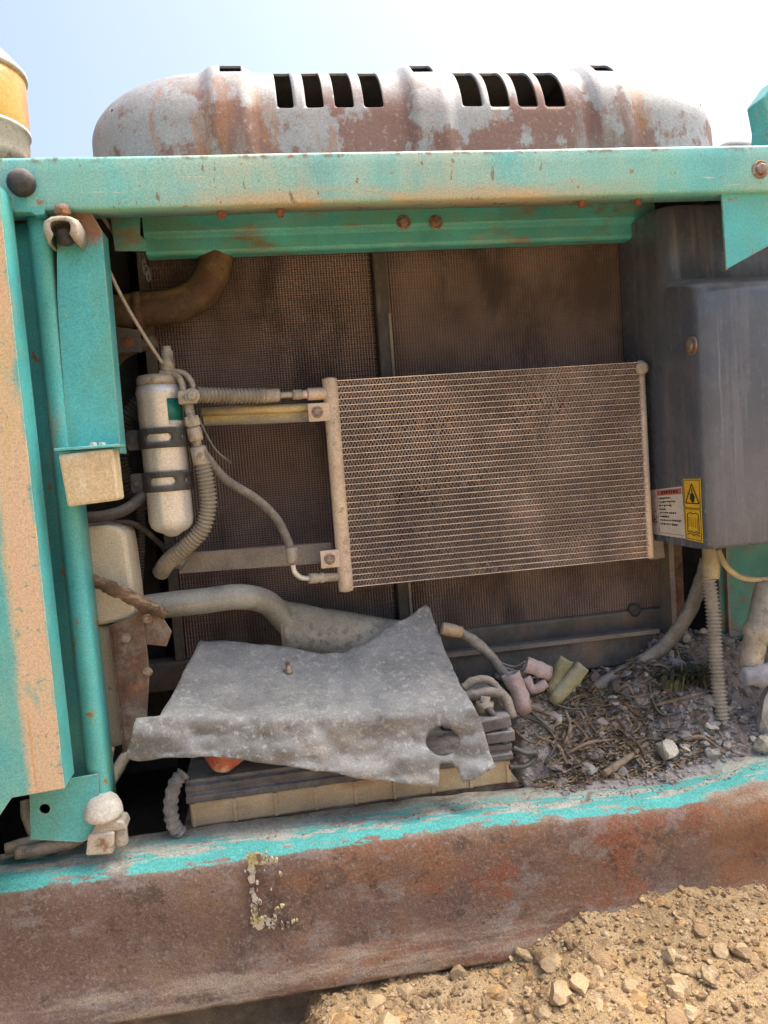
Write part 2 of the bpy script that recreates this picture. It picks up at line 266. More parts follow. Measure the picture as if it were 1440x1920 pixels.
mat('white_plastic', (0.58, 0.55, 0.48), 0.55, var=(40, 0.2), dust=(DUST, 0.5))
mat('bluish_valve', (0.30, 0.31, 0.36), 0.6, var=(30, 0.2), dust=((0.42, 0.39, 0.37), 0.7))
mat('under_frame', (0.125, 0.095, 0.065), 0.92, var=(14, 0.35), layers=(dict(c=(0.24, 0.19, 0.125), s=18, st=(0.5, 1, 1.6), a=0.5, b=0.64),), bump=((60, 0.8, 0.006), (200, 0.5, 0.002)), dust=((0.32, 0.25, 0.17), 0.6))
mat('leaf_green', (0.075, 0.08, 0.045), 0.8, var=(30, 0.3), bump=())

# ------------------------------------------------------------------ geometry accumulator
class G:
    def __init__(s): s.v = []; s.f = []; s.sm = []
    def add(s, v, f, sm=False):
        n = len(s.v); s.v += [tuple(p) for p in v]; s.f += [tuple(i+n for i in q) for q in f]; s.sm += [sm]*len(f); return s
    def box(s, x0, x1, y0, y1, z0, z1):
        v = [(x, y, z) for x in (x0, x1) for y in (y0, y1) for z in (z0, z1)]
        return s.add(v, [(0, 1, 3, 2), (4, 6, 7, 5), (0, 4, 5, 1), (2, 3, 7, 6), (0, 2, 6, 4), (1, 5, 7, 3)])
    def obox(s, c, ax, ay, az, hx, hy, hz):
        v = [c+ax*(i*hx)+ay*(j*hy)+az*(k*hz) for i in (-1, 1) for j in (-1, 1) for k in (-1, 1)]
        return s.add(v, [(0, 1, 3, 2), (4, 6, 7, 5), (0, 4, 5, 1), (2, 3, 7, 6), (0, 2, 6, 4), (1, 5, 7, 3)])
    def tube(s, pts, r, seg=12, n=8, corr=None, caps=True, jit=0, flat=None):
        pts = spline(pts, n) if n > 1 else [Vector(p) for p in pts]
        if corr:                                   # resample evenly so that every ridge has its rings
            pts = resample(pts, corr[0]/4)
        m = len(pts); rad = r if callable(r) else ((lambda t: r) if not isinstance(r, (list, tuple)) else (lambda t: interp([(i/(len(r)-1), q) for i, q in enumerate(r)], t)))
        T0 = (pts[1]-pts[0]).normalized(); nrm = T0.orthogonal().normalized()
        ring = []; V = []
        for i, p in enumerate(pts):
            T = (pts[min(i+1, m-1)]-pts[max(i-1, 0)]).normalized()
            nrm = (nrm - T*nrm.dot(T)).normalized(); bi = T.cross(nrm)
            rr = rad(i/(m-1))
            if corr: rr += corr[1]*(-0.5+0.5*math.cos(i*PI/2))
            for k in range(seg):
                a = 2*PI*k/seg; q = rr
                if jit: q *= 1+jit*fbm((p+nrm*math.cos(a)*rr+bi*math.sin(a)*rr), 60, 3)
                dv = nrm*math.cos(a)*q+bi*math.sin(a)*q
                if flat: dv = Vector((dv.x, dv.y*flat[0], dv.z*flat[1]))
                V.append(p+dv)
        F = [(i*seg+k, i*seg+(k+1) % seg, (i+1)*seg+(k+1) % seg, (i+1)*seg+k) for i in range(m-1) for k in range(seg)]
        s.add(V, F, True)
        if caps: s.add(V[:seg], [tuple(range(seg))[::-1]]); s.add(V[-seg:], [tuple(range(seg))])
        return s
    def lathe(s, prof, org, axis=(0, 0, 1), seg=24, smooth=True):
        ax = Vector(axis).normalized(); u = ax.orthogonal().normalized(); w = ax.cross(u); o = Vector(org)
        V = [o+ax*h+(u*math.cos(2*PI*k/seg)+w*math.sin(2*PI*k/seg))*max(r, 1e-5) for r, h in prof for k in range(seg)]
        F = [(i*seg+k, i*seg+(k+1) % seg, (i+1)*seg+(k+1) % seg, (i+1)*seg+k) for i in range(len(prof)-1) for k in range(seg)]
        s.add(V, F, smooth)
        s.add(V[:seg], [tuple(range(seg))[::-1]]); s.add(V[-seg:], [tuple(range(seg))]); return s
    def prism(s, poly, d):
        d = Vector(d); n = len(poly); V = [Vector(p) for p in poly]+[Vector(p)+d for p in poly]
        return s.add(V, [tuple(range(n))[::-1], tuple(range(n, 2*n))]+[(i, (i+1) % n, n+(i+1) % n, n+i) for i in range(n)])
    def sheet(s, rows, smooth=True, close=False):
        c = len(rows[0]); V = [p for r in rows for p in r]
        F = [(i*c+k, i*c+(k+1) % c, (i+1)*c+(k+1) % c, (i+1)*c+k) for i in range(len(rows)-1) for k in range(c if close else c-1)]
        return s.add(V, F, smooth)
    def obj(s, name, m, parent=None, bevel=0, solid=0, sub=0, **tags):
        me = bpy.data.meshes.new(name); me.from_pydata(s.v, [], s.f)
        me.polygons.foreach_set('use_smooth', s.sm); me.materials.append(MATS[m])
        bm = bmesh.new(); bm.from_mesh(me); bmesh.ops.remove_doubles(bm, verts=bm.verts, dist=1e-6); 
        if not tags.pop('keepn', False): bmesh.ops.recalc_face_normals(bm, faces=bm.faces)
        bm.to_mesh(me); bm.free()
        o = bpy.data.objects.new(name, me); COL.objects.link(o)
        if solid:
            md = o.modifiers.new('thickness', 'SOLIDIFY'); md.thickness = solid; md.offset = tags.pop('soff', -1)
        if bevel:
            md = o.modifiers.new('bevel', 'BEVEL'); md.width = bevel; md.segments = 2; md.limit_method = 'ANGLE'; md.angle_limit = math.radians(35); md.harden_normals = False
        if parent: put(o, parent)
        for k, v in tags.items(): o[k] = v
        return o
def put(o, parent):
    o.parent = parent
    w = Vector(parent.location)
    if parent.parent: w = w+parent.parent.location
    o.location = o.location - w
def spline(p, n):
    p = [Vector(q) for q in p]; out = []
    q = [2*p[0]-p[1]]+p+[2*p[-1]-p[-2]]
    for i in range(1, len(q)-2):
        a, b, c, d = q[i-1:i+3]
        for k in range(n):
            t = k/n; out.append(0.5*((2*b)+(c-a)*t+(2*a-5*b+4*c-d)*t*t+(3*b-a-3*c+d)*t**3))
    out.append(p[-1]); return out
def resample(p, st):
    L = [0]
    for a, b in zip(p, p[1:]): L.append(L[-1]+(b-a).length)
    n = max(2, int(L[-1]/st)); out = []; j = 0
    for i in range(n+1):
        d = L[-1]*i/n
        while j < len(p)-2 and L[j+1] < d: j += 1
        out.append(p[j].lerp(p[j+1], min(1, (d-L[j])/max(1e-9, L[j+1]-L[j]))))
    return out
def thing(name, label, cat, loc, group=None):
    o = bpy.data.objects.new(name, None); COL.objects.link(o); o.location = loc; o.empty_display_size = 0.05
    o['label'] = label; o['category'] = cat
    if group: o['group'] = group
    return o
def tag(o, label, cat, group=None, kind=None):
    if label: o['label'] = label
    if cat: o['category'] = cat
    if group: o['group'] = group
    if kind: o['kind'] = kind
    return o
def bolt(c, n, r, m='steel_bolt', parent=None, name='bolt', washer=True, h=0.6):
    c = Vector(c); n = Vector(n).normalized(); g = G()
    if washer: g.lathe([(r*1.55, -0.001), (r*1.55, r*0.16), (r*1.4, r*0.24)], c, n, 18, False)
    g.lathe([(r, -0.0005), (r, r*h), (r*0.82, r*(h+0.12)), (r*0.4, r*(h+0.12))], c, n, 6, False)
    return g.obj(name, m, parent)
def inpoly(x, y, poly):
    r = False; j = len(poly)-1
    for i in range(len(poly)):
        xi, yi = poly[i]; xj, yj = poly[j]
        if (yi > y) != (yj > y) and x < (xj-xi)*(y-yi)/(yj-yi)+xi: r = not r
        j = i
    return r
def dense(poly, st):
    out = []
    for a, b in zip(poly, poly[1:]+poly[:1]):
        n = max(1, int(math.dist(a, b)/st)); out += [(lerp(a[0], b[0], k/n), lerp(a[1], b[1], k/n)) for k in range(n)]
    return out
def cdt(outer, holes, st):
    loops = [dense(outer, st)]+[dense(h, st*0.6) for h in holes]
    V = []; E = []
    for lp in loops:
        n = len(V); V += lp; E += [(n+i, n+(i+1) % len(lp)) for i in range(len(lp))]
    xs = [p[0] for p in outer]; ys = [p[1] for p in outer]
    y = min(ys)+st*0.7; k = 0
    nb = len(V)
    while y < max(ys):
        x = min(xs)+st*0.7+(st/2 if k % 2 else 0)
        while x < max(xs):
            if inpoly(x, y, outer) and not any(inpoly(x, y, h) for h in holes) and min((x-q[0])**2+(y-q[1])**2 for q in V[:nb]) > (st*0.45)**2: V.append((x, y))
            x += st
        y += st*0.87; k += 1
    r = delaunay_2d_cdt([Vector(p) for p in V], E, [], 0, 1e-6)
    vs_, fs = r[0], r[2]; F = []
    for f in fs:
        cx = sum(vs_[i].x for i in f)/3; cy = sum(vs_[i].y for i in f)/3
        if inpoly(cx, cy, outer) and not any(inpoly(cx, cy, h) for h in holes): F.append(tuple(f))
    return [(v.x, v.y) for v in vs_], F
def copy_of(o, parent=None):
    c = o.copy(); COL.objects.link(c); c.parent = parent
    for ch in o.children: copy_of(ch, c)
    return c
def evaluated(o):
    dg = bpy.context.evaluated_depsgraph_get(); me = bpy.data.meshes.new_from_object(o.evaluated_get(dg)); o.modifiers.clear(); o.data = me; return o

# ================================================================== THE SETTING: ground
GPTS = [(-0.25, -0.06), (-0.04, -0.05), (-0.005, 0.05), (0.02, 0.078), (0.31, 0.072), (0.41, 0.108), (0.475, 0.133), (0.67, 0.142), (0.90, 0.138), (1.3, 0.12), (2.2, 0.04), (3, 0.0)]
def ground_z(x, y):
    e = interp(GPTS, x)
    near = sstep(-1.6, -0.25, y)*sstep(0.6, 0.1, y)
    back = 0.03 if y > 0.05 else 0
    far = 0.04*fbm((x, y, 0), 0.4, 3) if abs(x)+abs(y) > 4 else 0
    z = e*(0.35+0.65*near) - 0.11*max(0, min(1, (-y-0.02)/0.5))*sstep(0.1, 0.5, x) - back*0
    if y > 0.04: z = min(z, 0.06) 
    det = 0.016*fbm((x, y, 3), 8, 5)+0.012*abs(fbm((x, y, 9), 22, 4))+0.004*fbm((x, y, 5), 60, 3) if -1.5 < x < 2.2 and -1.4 < y < 0.5 else 0
    return z+det+far
def axis(c0, c1, st, far):
    a = [c0+i*st for i in range(int(round((c1-c0)/st))+1)]
    d = st; x = a[-1]
    while x < far: d *= 1.35; x += d; a.append(x)
    d = st; x = a[0]
    while x > -far: d *= 1.35; x -= d; a.insert(0, x)
    return a
ax_, ay_ = axis(-0.75, 1.4, 0.011, 400), axis(-0.85, 0.12, 0.011, 400)
g = G().sheet([[(x, y, ground_z(x, y)) for x in ax_] for y in ay_])
go = g.obj('ground', 'ground_soil', keepn=True); go['kind'] = 'structure'
if go.data.polygons[0].normal.z < 0: go.data.flip_normals()

# ================================================================== MACHINE: sill
def sill_top(x): return interp([(-1.1, 0.350), (-0.49, 0.345), (-0.15, 0.342), (0.23, 0.338), (0.5, 0.326), (0.63, 0.320), (0.72, 0.319), (0.80, 0.324), (0.86, 0.335), (1.0, 0.337), (1.7, 0.34)], x)
SILL_TH = thing('machine_sill', 'long rusty steel sill with chipped teal edge below the open bay', 'sill', (0.2, 0, 0.1))
xs = [-1.1+i*0.0125 for i in range(int(2.8/0.0125)+1)]
rows = []
for x in xs:
    t = sill_top(x); w = 0.006*fbm((x, 0, 0), 5, 3); hump = sstep(0.72, 0.84, x)
    pr = [(0.105, t-0.16), (0.104, t-0.05), (0.103, t-0.002), (0.098, t+0.003), (0.05, t+0.002), (0.022, t+0.001+w*0.3), (0.011, t-0.003), (0.004, t-0.010), (-0.004, t-0.020), (-0.010+w*0.3, t-0.031), (-0.013-0.014*hump, t-0.045),
          (-0.014+w*0.7-0.012*hump, t-0.08), (-0.014+w*0.7, t-0.13), (-0.016+w*0.7, t-0.17), (-0.021+w*0.5, t-0.195), (-0.030, t-0.222), (-0.038, t-0.243), (-0.037, t-0.248), (-0.02, t-0.250), (0.10, t-0.245)]
    rows.append([(x, y+0.0022*fbm((x, z, 1), 22, 3), z+0.0025*fbm((x, y, z), 18, 3)) for y, z in pr])
G().sheet(rows).obj('sill_plate', 'sill_steel', SILL_TH)
# residue of a torn-off sticker on the front face
def blob_sheet(poly, st, Y, amp, seedv, push=0.0016):
    pts, F = cdt(poly, [], st); g = G(); V = []
    for x, y in pts:
        q = P(x, y, Y); V.append(q)
    g.add(V, F); return g
def ragged(poly, amp, st=6):
    return [(x+amp*fbm((x, y, 0), 0.11, 3), y+amp*fbm((y, x, 5), 0.11, 3)) for x, y in dense(poly, st)]
g = G(); rr = random.Random(5)
spots = [(rr.gauss(470+(t-1612)*0.08, 3.2), t) for t in [rr.uniform(1606, 1742) for _ in range(95)]]
spots += [(470+abs(rr.gauss(0, 28)), 1613-0.09*_ % 3+rr.gauss(0, 5)) for _ in range(34)]+[(484+abs(rr.gauss(0, 26)), 1736+rr.gauss(-4, 5)) for _ in range(40)]+[(rr.uniform(475, 530), rr.uniform(1625, 1730)) for _ in range(16)]
for x, y in spots:
    q = P(x, y, -0.0215); n = rr.randint(5, 7); rad = 0.0012*(4.2**rr.random()); a0 = rr.uniform(0, 6)
    g.prism([q+Vector((rad*rr.uniform(0.5, 1.3)*math.cos(a0+k*2*PI/n), rr.uniform(-0.0002, 0.0002), rad*1.4*rr.uniform(0.5, 1.3)*math.sin(a0+k*2*PI/n))) for k in range(n)], (0, 0.006, 0))
g.obj('sticker_residue', 'residue', SILL_TH)['kind'] = 'stuff'
# frame block under the sill at the left
g = G(); rows = []
for i in range(60):
    x = lerp(-1.1, 0.006, i/59)
    rows.append([(x, y+0.006*fbm((x, z, 2), 14, 4), z+0.005*fbm((x, y, 7), 14, 4)) for y, z in ((0.45, 0.118), (0.05, 0.118), (0.014, 0.112), (0.008, 0.10), (0.006, 0.07), (0.004, 0.04), (0.0, 0.0), (0.0, -0.04))])
g.sheet(rows); g.add(rows[-1]+[(0.006, 0.45, -0.04)], [tuple(range(9))])
tag(g.obj('undercarriage_block', 'under_frame'), 'dark dirt caked steel block under the left end of the sill', 'frame block')

# ================================================================== MACHINE: top beam with inner channel
T = thing('top_beam', 'worn teal steel beam across the top of the open bay', 'beam', (0.25, 0.03, 1.419))
g = G(); rows = []
for i in range(141):
    x = lerp(-1.0, 1.55, i/140); w = 0.0012*fbm((x, 0, 0), 3, 3)
    rows.append([(x, y+w, z+w) for y, z in ((0.05, 1.423), (0.05, 1.419), (0.004, 1.419), (0.001, 1.4205), (0.0, 1.424), (0.0, 1.45), (0.0, 1.475), (0.0, 1.494), (0.0015, 1.498), (0.005, 1.500), (0.12, 1.503), (0.12, 1.498), (0.01, 1.495), (0.006, 1.49), (0.006, 1.425))])
G().sheet(rows, True, True).obj('face_plate', 'teal_beam', T)
rows = [[(x, y, z) for y, z in ((0.33, 1.512), (0.304, 1.512), (0.300, 1.508), (0.300, 1.468), (0.302, 1.464), (0.308, 1.459), (0.309, 1.455), (0.309, 1.432), (0.311, 1.427), (0.316, 1.4245), (0.345, 1.4245))] for x in (-0.20, 0.1, 0.4, 0.88)]
G().sheet(rows, False).obj('inner_channel', 'teal_rail', T, solid=0.004)
G().prism([P(205, 395, 0.1), P(262, 395, 0.1), P(262, 440, 0.1), P(275, 452, 0.1), P(275, 470, 0.1), P(215, 470, 0.1)], (0, 0.006, 0)).obj('end_bracket', 'teal_shaded', T, bevel=0.001)
for x, y in ((757, 417), (817, 417)): bolt(P(x, y, 0.299), (0, -1, 0), 0.0095, 'steel_bolt', T)
for x, y in ((415, 396), (525, 392), (1090, 376), (1195, 371)): bolt(P(x, y, 0.03)+Vector((0, 0, -0.001)), (0, 0, -1), 0.007, 'rust_bolt', T, washer=False, h=1.5)
bolt(P(1425, 318, 0.0), (0, -1, 0), 0.0105, 'steel_bolt', T)
c = P(43, 346, 0.0)
tag(G().lathe([(0.019, 0), (0.021, 0.004), (0.021, 0.012), (0.017, 0.018), (0.010, 0.021), (0.004, 0.0215)], c, (0, -1, 0), 28).obj('rubber_bumper', 'dark_rubber'), 'round black rubber bumper on the beam above the left door edge', 'bumper')
T = thing('corner_gusset', 'teal triangular plate under the right end of the beam', 'gusset', P(1400, 500, 0.02))
G().prism([P(1353, 357, 0.012), P(1362, 505, 0.012), P(1440, 462, 0.012), P(1540, 405, 0.012), P(1540, 340, 0.012)], (0, 0.004, 0)).obj('plate', 'teal_frame', T, bevel=0.001)
G().prism([P(1353, 357, 0.012)+Vector((0, 0.0045, 0)), P(1362, 505, 0.012)+Vector((0, 0.0045, 0)), P(1362, 505, 0.03), P(1353, 357, 0.03)], (0.004, 0, 0)).obj('return_flange', 'teal_frame', T)
# hinge upright standing on the beam at the right frame edge
T = thing('hinge_upright', 'teal hinge upright standing on the right end of the beam', 'hinge', P(1440, 275, 0.03))
a = P(1438, 275, 0.02)
G().prism([(a.x, 0.02, 1.5005), (a.x+0.07, 0.02, 1.5005), (a.x+0.07, 0.02, 1.64), (a.x+0.025, 0.02, 1.625), (a.x-0.004, 0.02, 1.59), (a.x+0.004, 0.02, 1.545)], (0, 0.05, 0)).obj('plate', 'teal_frame', T, bevel=0.003)
G().lathe([(0.012, -0.005), (0.012, 0.06)], (a.x+0.03, 0.015, 1.60), (0, 1, 0), 16).obj('pin', 'steel_bolt', T)

# ================================================================== MACHINE: hood
T = thing('engine_hood', 'rust stained grey engine hood with slotted vents above the beam', 'hood', (0.33, 0.4, 1.47))
HRX = 0.215
HX0, HX1, HY0, HY1, HZ0, HZ1, HR = P(160, 285, 0.19).x, P(1338, 272, 0.245).x, 0.135, 1.25, 1.49, 1.748, 0.13
RIBS = [P(425, 150, 0.22).x, P(785, 140, 0.22).x, P(1113, 148, 0.22).x]
def hood_pt(p):
    kx = HRX/HR; lo = Vector((HX0+HRX, HY0+HR, HZ0)); hi = Vector((HX1-HRX, HY1-HR, HZ1-HR))
    c = Vector((min(max(p.x, lo.x), hi.x), min(max(p.y, lo.y), hi.y), min(max(p.z, lo.z), hi.z)))
    d = p-c; d.x /= kx
    if d.length > 1e-9:
        d.normalize(); q = c+Vector((d.x*kx, d.y, d.z))*HR; d = Vector((d.x/kx, d.y, d.z)).normalized()
    else: q = p; d = Vector((0, -1, 0))
    b = 0
    for rx in RIBS:
        u = abs(q.x-rx); b = max(b, 0.013*(1-sstep(0.026, 0.050, u)))
    b *= sstep(1.50, 1.60, q.z)
    q = q+d*b + Vector((0, 1, 0))*0.0
    q.y += 0.10*max(0, q.z-1.52)            # the front leans back a little
    q += d*0.0016*fbm(q, 6, 3)
    return q
bm = bmesh.new(); st = 0.0105
def face_grid(f, nu, nv):
    vv = [[bm.verts.new(hood_pt(f(i/nu, j/nv))) for j in range(nv+1)] for i in range(nu+1)]
    for i in range(nu):
        for j in range(nv): bm.faces.new((vv[i][j], vv[i+1][j], vv[i+1][j+1], vv[i][j+1]))
nx = int((HX1-HX0)/0.008)
X = lambda t: lerp(HX0, HX1, t)
face_grid(lambda u, v: Vector((X(u), HY0, lerp(HZ0, HZ1, v))), nx, 34)
face_grid(lambda u, v: Vector((X(u), lerp(HY0, HY1, v), HZ1)), nx, 90)
face_grid(lambda u, v: Vector((X(u), HY1, lerp(HZ1, HZ0, v))), nx, 12)
face_grid(lambda u, v: Vector((HX0, lerp(HY1, HY0, u), lerp(HZ0, HZ1, v))), 90, 34)
face_grid(lambda u, v: Vector((HX1, lerp(HY0, HY1, u), lerp(HZ0, HZ1, v))), 90, 34)
bmesh.ops.remove_doubles(bm, verts=bm.verts, dist=1e-5); bmesh.ops.recalc_face_normals(bm, faces=bm.faces)
for f in bm.faces: f.smooth = True
me = bpy.data.meshes.new('shell'); bm.to_mesh(me); bm.free(); me.materials.append(MATS['hood_paint'])
shell = bpy.data.objects.new('shell', me); COL.objects.link(shell)
md = shell.modifiers.new('t', 'SOLIDIFY'); md.thickness = 0.004
cut = G()
def cutter(c, u, v, n, hu, hv, hn, r=0.005):
    pts = []
    for sx, sy in ((1, 1), (-1, 1), (-1, -1), (1, -1)):
        for k in range(4):
            a = math.atan2(sy, sx)-PI/4+k*PI/6
            pts.append(c-n*hn+u*(sx*(hu-r)+r*math.cos(a))+v*(sy*(hv-r)+r*math.sin(a)))
    cut.prism(pts, n*(2*hn))
SL = [((514, 551), (145, 204)), ((567, 607), (142, 203)), ((621, 663), (141, 203)), ((675, 718), (141, 202))], [((858, 902), (140, 202)), ((909, 953), (140, 202)), ((962, 1005), (141, 202)), ((1012, 1057), (142, 202))]
SLOTS = []
for grp in SL:
    for (xa, xb), (ya, yb) in grp:
        b0, b1 = P(xa+5, yb, 0.162), P(xb, yb, 0.162)     # lower edge on the front face
        z0 = b0.z; xc = (b0.x+b1.x)/2
        SLOTS.append((xc, b1.x-b0.x, z0))
for xc, w, z0 in SLOTS:
    n = Vector((0, -0.60, 0.80)).normalized(); v = Vector((0, n.z, -n.y)); u = Vector((1, 0, 0))
    lowp = Vector((xc, 0.153, z0-0.012)); cutter(lowp+v*0.068, u, v, n, w/2*0.96, 0.068, 0.06)
for rx, (px, py) in zip(RIBS, ((433, 146), (788, 138), (1124, 143))):
    n = Vector((0, -0.40, 0.92)).normalized(); v = Vector((0, n.z, -n.y)); u = Vector((1, 0, 0))
    c = P(px, 148, 0.20); cutter(c+v*0.012, u, v, n, 0.0195, 0.034, 0.045, 0.003)
cu = cut.obj('cutter', 'hood_screen')
md = shell.modifiers.new('b', 'BOOLEAN'); md.operation = 'DIFFERENCE'; md.object = cu; md.solver = 'EXACT'
evaluated(shell); bpy.data.objects.remove(cu)
put(shell, T)
G().box(HX0+0.05, HX1-0.05, 0.205, 1.15, 1.53, 1.66).obj('dark_slot_liner', 'hood_screen', T)  # black box added so the slot openings look dark inside
# gently raised lift knob seen past the right end of the hood
tag(G().lathe([(0.042, 0), (0.042, 0.020), (0.036, 0.032), (0.02, 0.039), (0.004, 0.041)], P(1376, 285, 0.24)+Vector((0, 0, -0.02)), (0, 0, 1), 28).obj('filler_cap', 'hood_paint'), 'low grey round cap just right of the engine hood', 'cap')

# pre-cleaner bowl at the upper left
c = P(48, 200, 0.25); R_ = 0.105; cx = c.x-R_*0.985
T = thing('air_precleaner', 'amber air precleaner bowl with cream base at the upper left', 'air precleaner', (cx, 0.25, 1.50))
G().lathe([(R_*0.965, 1.637), (R_*0.985, 1.645), (R_, 1.70), (R_, 1.735), (R_*0.99, 1.7365)], (cx, 0.25, 0), (0, 0, 1), 48).obj('bowl', 'amber', T)
G().lathe([(R_*0.9, 1.737), (R_*1.035, 1.7372), (R_*1.04, 1.745), (R_*0.99, 1.751), (R_*0.8, 1.775), (R_*0.3, 1.785)], (cx, 0.25, 0), (0, 0, 1), 48).obj('lid', 'cream_metal', T)
G().lathe([(R_*0.72, 1.575), (R_*0.90, 1.578), (R_*0.955, 1.592), (R_*0.965, 1.634), (R_*1.0, 1.636), (R_*1.0, 1.642), (R_*0.9, 1.643)], (cx, 0.25, 0), (0, 0, 1), 48).obj('base', 'cream_metal', T)
G().lathe([(0.055, 1.42), (0.055, 1.577)], (cx, 0.25, 0), (0, 0, 1), 24).obj('inlet_pipe', 'dark_rubber', T)

# ================================================================== MACHINE: near-black bay shell, added to keep light from leaking in
T = thing('bay_housing', 'dark inner walls of the engine bay around the radiator', 'housing', (0.3, 0.6, 0.34))
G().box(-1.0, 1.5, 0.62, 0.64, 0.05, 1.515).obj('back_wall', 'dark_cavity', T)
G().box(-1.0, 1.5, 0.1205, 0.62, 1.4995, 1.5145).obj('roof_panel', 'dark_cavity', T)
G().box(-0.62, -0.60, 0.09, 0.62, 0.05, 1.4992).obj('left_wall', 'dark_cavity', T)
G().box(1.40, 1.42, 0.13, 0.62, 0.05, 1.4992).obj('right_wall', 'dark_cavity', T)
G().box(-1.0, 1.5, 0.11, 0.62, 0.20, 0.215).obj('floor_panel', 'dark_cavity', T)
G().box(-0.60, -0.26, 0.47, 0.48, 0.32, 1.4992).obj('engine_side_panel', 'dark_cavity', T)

# unseen rest of the body past the frame, added to block the sun
T = thing('rear_bodywork', 'unseen teal bodywork right of the bay, blocking the sun', 'bodywork', (2.4, 0.7, 0.3))
G().box(1.56, 3.4, 0.03, 1.9, 0.25, 1.70).obj('body_panel', 'teal_frame', T, bevel=0.06)
G().box(1.60, 3.36, 0.012, 0.029, 0.40, 1.55).obj('door_skin', 'teal_frame', T, bevel=0.01)
T = thing('front_bodywork', 'teal bodywork to the left of the bay', 'bodywork', (-2.0, 0.7, 0.3))
G().box(-3.0, -1.02, 0.03, 1.9, 0.25, 1.55).obj('body_panel', 'teal_frame', T, bevel=0.06)
G().box(-2.96, -1.06, 0.012, 0.029, 0.40, 1.45).obj('door_skin', 'teal_frame', T, bevel=0.01)

# ================================================================== MACHINE: left door and post
T = thing('side_door', 'leftmost teal door edge with long peach coloured worn patch', 'door', (-0.45, -0.03, 0.37))
a = -0.356
poly = [(a, 1.440), (a-0.012, 1.452), (-1.015, 1.46), (-1.015, 0.37), (-0.478, 0.37), (-0.474, 0.46), (-0.436, 0.508), (a, 0.512)]
G().prism([(x, -0.06, z) for x, z in poly], (0, 0.003, 0)).obj('outer_skin', 'teal_worn_door', T, bevel=0.002)
G().prism([(a-0.003, -0.0565, 1.438), (a-0.003, 0.0, 1.438), (a-0.003, 0.0, 0.513), (a-0.003, -0.0565, 0.513)], (0.003, 0, 0)).obj('edge_flange', 'teal_frame', T)
T = thing('door_post', 'upright teal post beside the worn door edge', 'post', (-0.34, 0.04, 0.345))
prof = [(-0.42, 0.075), (-0.362, 0.072), (-0.352, 0.066), (-0.347, 0.052), (-0.343, 0.036), (-0.336, 0.027), (-0.327, 0.0235), (-0.318, 0.024), (-0.3145, 0.0275), (-0.314, 0.034), (-0.314, 0.08)]
rows = [[(x, y, lerp(0.43, 1.42, k/30)) for x, y in prof] for k in range(31)]
G().sheet(rows).obj('channel', 'teal_frame', T, solid=0.003)
G().prism([P(24, 366, 0.0), P(72, 362, 0.0), P(84, 392, 0.0), P(84, 402, 0.0), P(66, 404, 0.0), P(58, 398, 0.0), P(24, 398, 0.0)], (0, 0.02, 0)).obj('top_tab', 'teal_frame', T, bevel=0.002)
q = [P(64, 1462, 0.04), P(190, 1440, 0.04), P(192, 1548, 0.04), P(160, 1565, 0.04), P(66, 1560, 0.04)]
hc = P(92, 1504, 0.04); hp = [(hc.x+0.0088*math.cos(k*PI/10), hc.z+0.0088*math.sin(k*PI/10)) for k in range(20)]
pts, F = cdt([(v.x, v.z) for v in q], [hp], 0.012)
G().add([(x, 0.018+(-0.0), z) for x, z in pts], F).obj('foot_plate', 'teal_latch_plate', T, solid=0.004)['label'] = 'teal foot plate with a round hole'
T2 = thing('latch_plate', 'wide teal plate with a rusty latch catch below the beam', 'latch plate', (-0.27, 0.03, 1.04))
q = [P(106, 402, 0.022), P(100, 392, 0.022), P(158, 386, 0.022), P(166, 390, 0.022), P(191, 432, 0.022), P(227, 850, 0.022), P(127, 850, 0.022), P(107, 560, 0.022)]
G().prism(q, (0, 0.003, 0)).obj('plate', 'teal_latch_plate', T2, bevel=0.0012)
G().prism([q[4]+Vector((-0.003, 0.0035, 0)), q[5]+Vector((-0.003, 0.0035, 0)), q[5]+Vector((-0.003, 0.05, 0)), q[4]+Vector((-0.003, 0.05, 0))], (0.003, 0, 0)).obj('return_flange', 'teal_frame', T2)
lt = P(122, 432, 0.0)
g = G().tube([lt+Vector((0.0, -0.005, 0.037)), lt+Vector((0, -0.005, 0.018))], 0.0105, 14, 1); g.lathe([(0.014, 0), (0.014, 0.006)], lt+Vector((0, -0.005, 0.022)), (0, 0, 1), 6, False)
lc = g.obj('latch_screw', 'rust_steel', T2)
rows = []
for u, w_ in ((-0.022, -0.027), (-0.027, -0.016), (-0.0285, -0.002), (-0.025, 0.009), (-0.015, 0.0145), (0.0, 0.016), (0.015, 0.0145), (0.025, 0.009), (0.0285, -0.002), (0.027, -0.016), (0.022, -0.027)):
    rows.append([lt+Vector((u*q, y, w_*q2)) for y, q, q2 in ((-0.030, 0.55, 0.5), (-0.027, 0.85, 0.9), (-0.020, 1, 1), (0.0, 1, 1), (0.0205, 1.0, 1.0))])
G().sheet(rows).obj('latch_hood', 'dusty_alloy', T2, solid=0.003)
G().lathe([(0.002, -0.013), (0.010, -0.010), (0.0145, -0.002), (0.0145, 0.004), (0.011, 0.011), (0.003, 0.014)], lt+Vector((0, -0.002, -0.012)), (0, 0, 1), 20).obj('latch_ball', 'dark_rubber', T2)
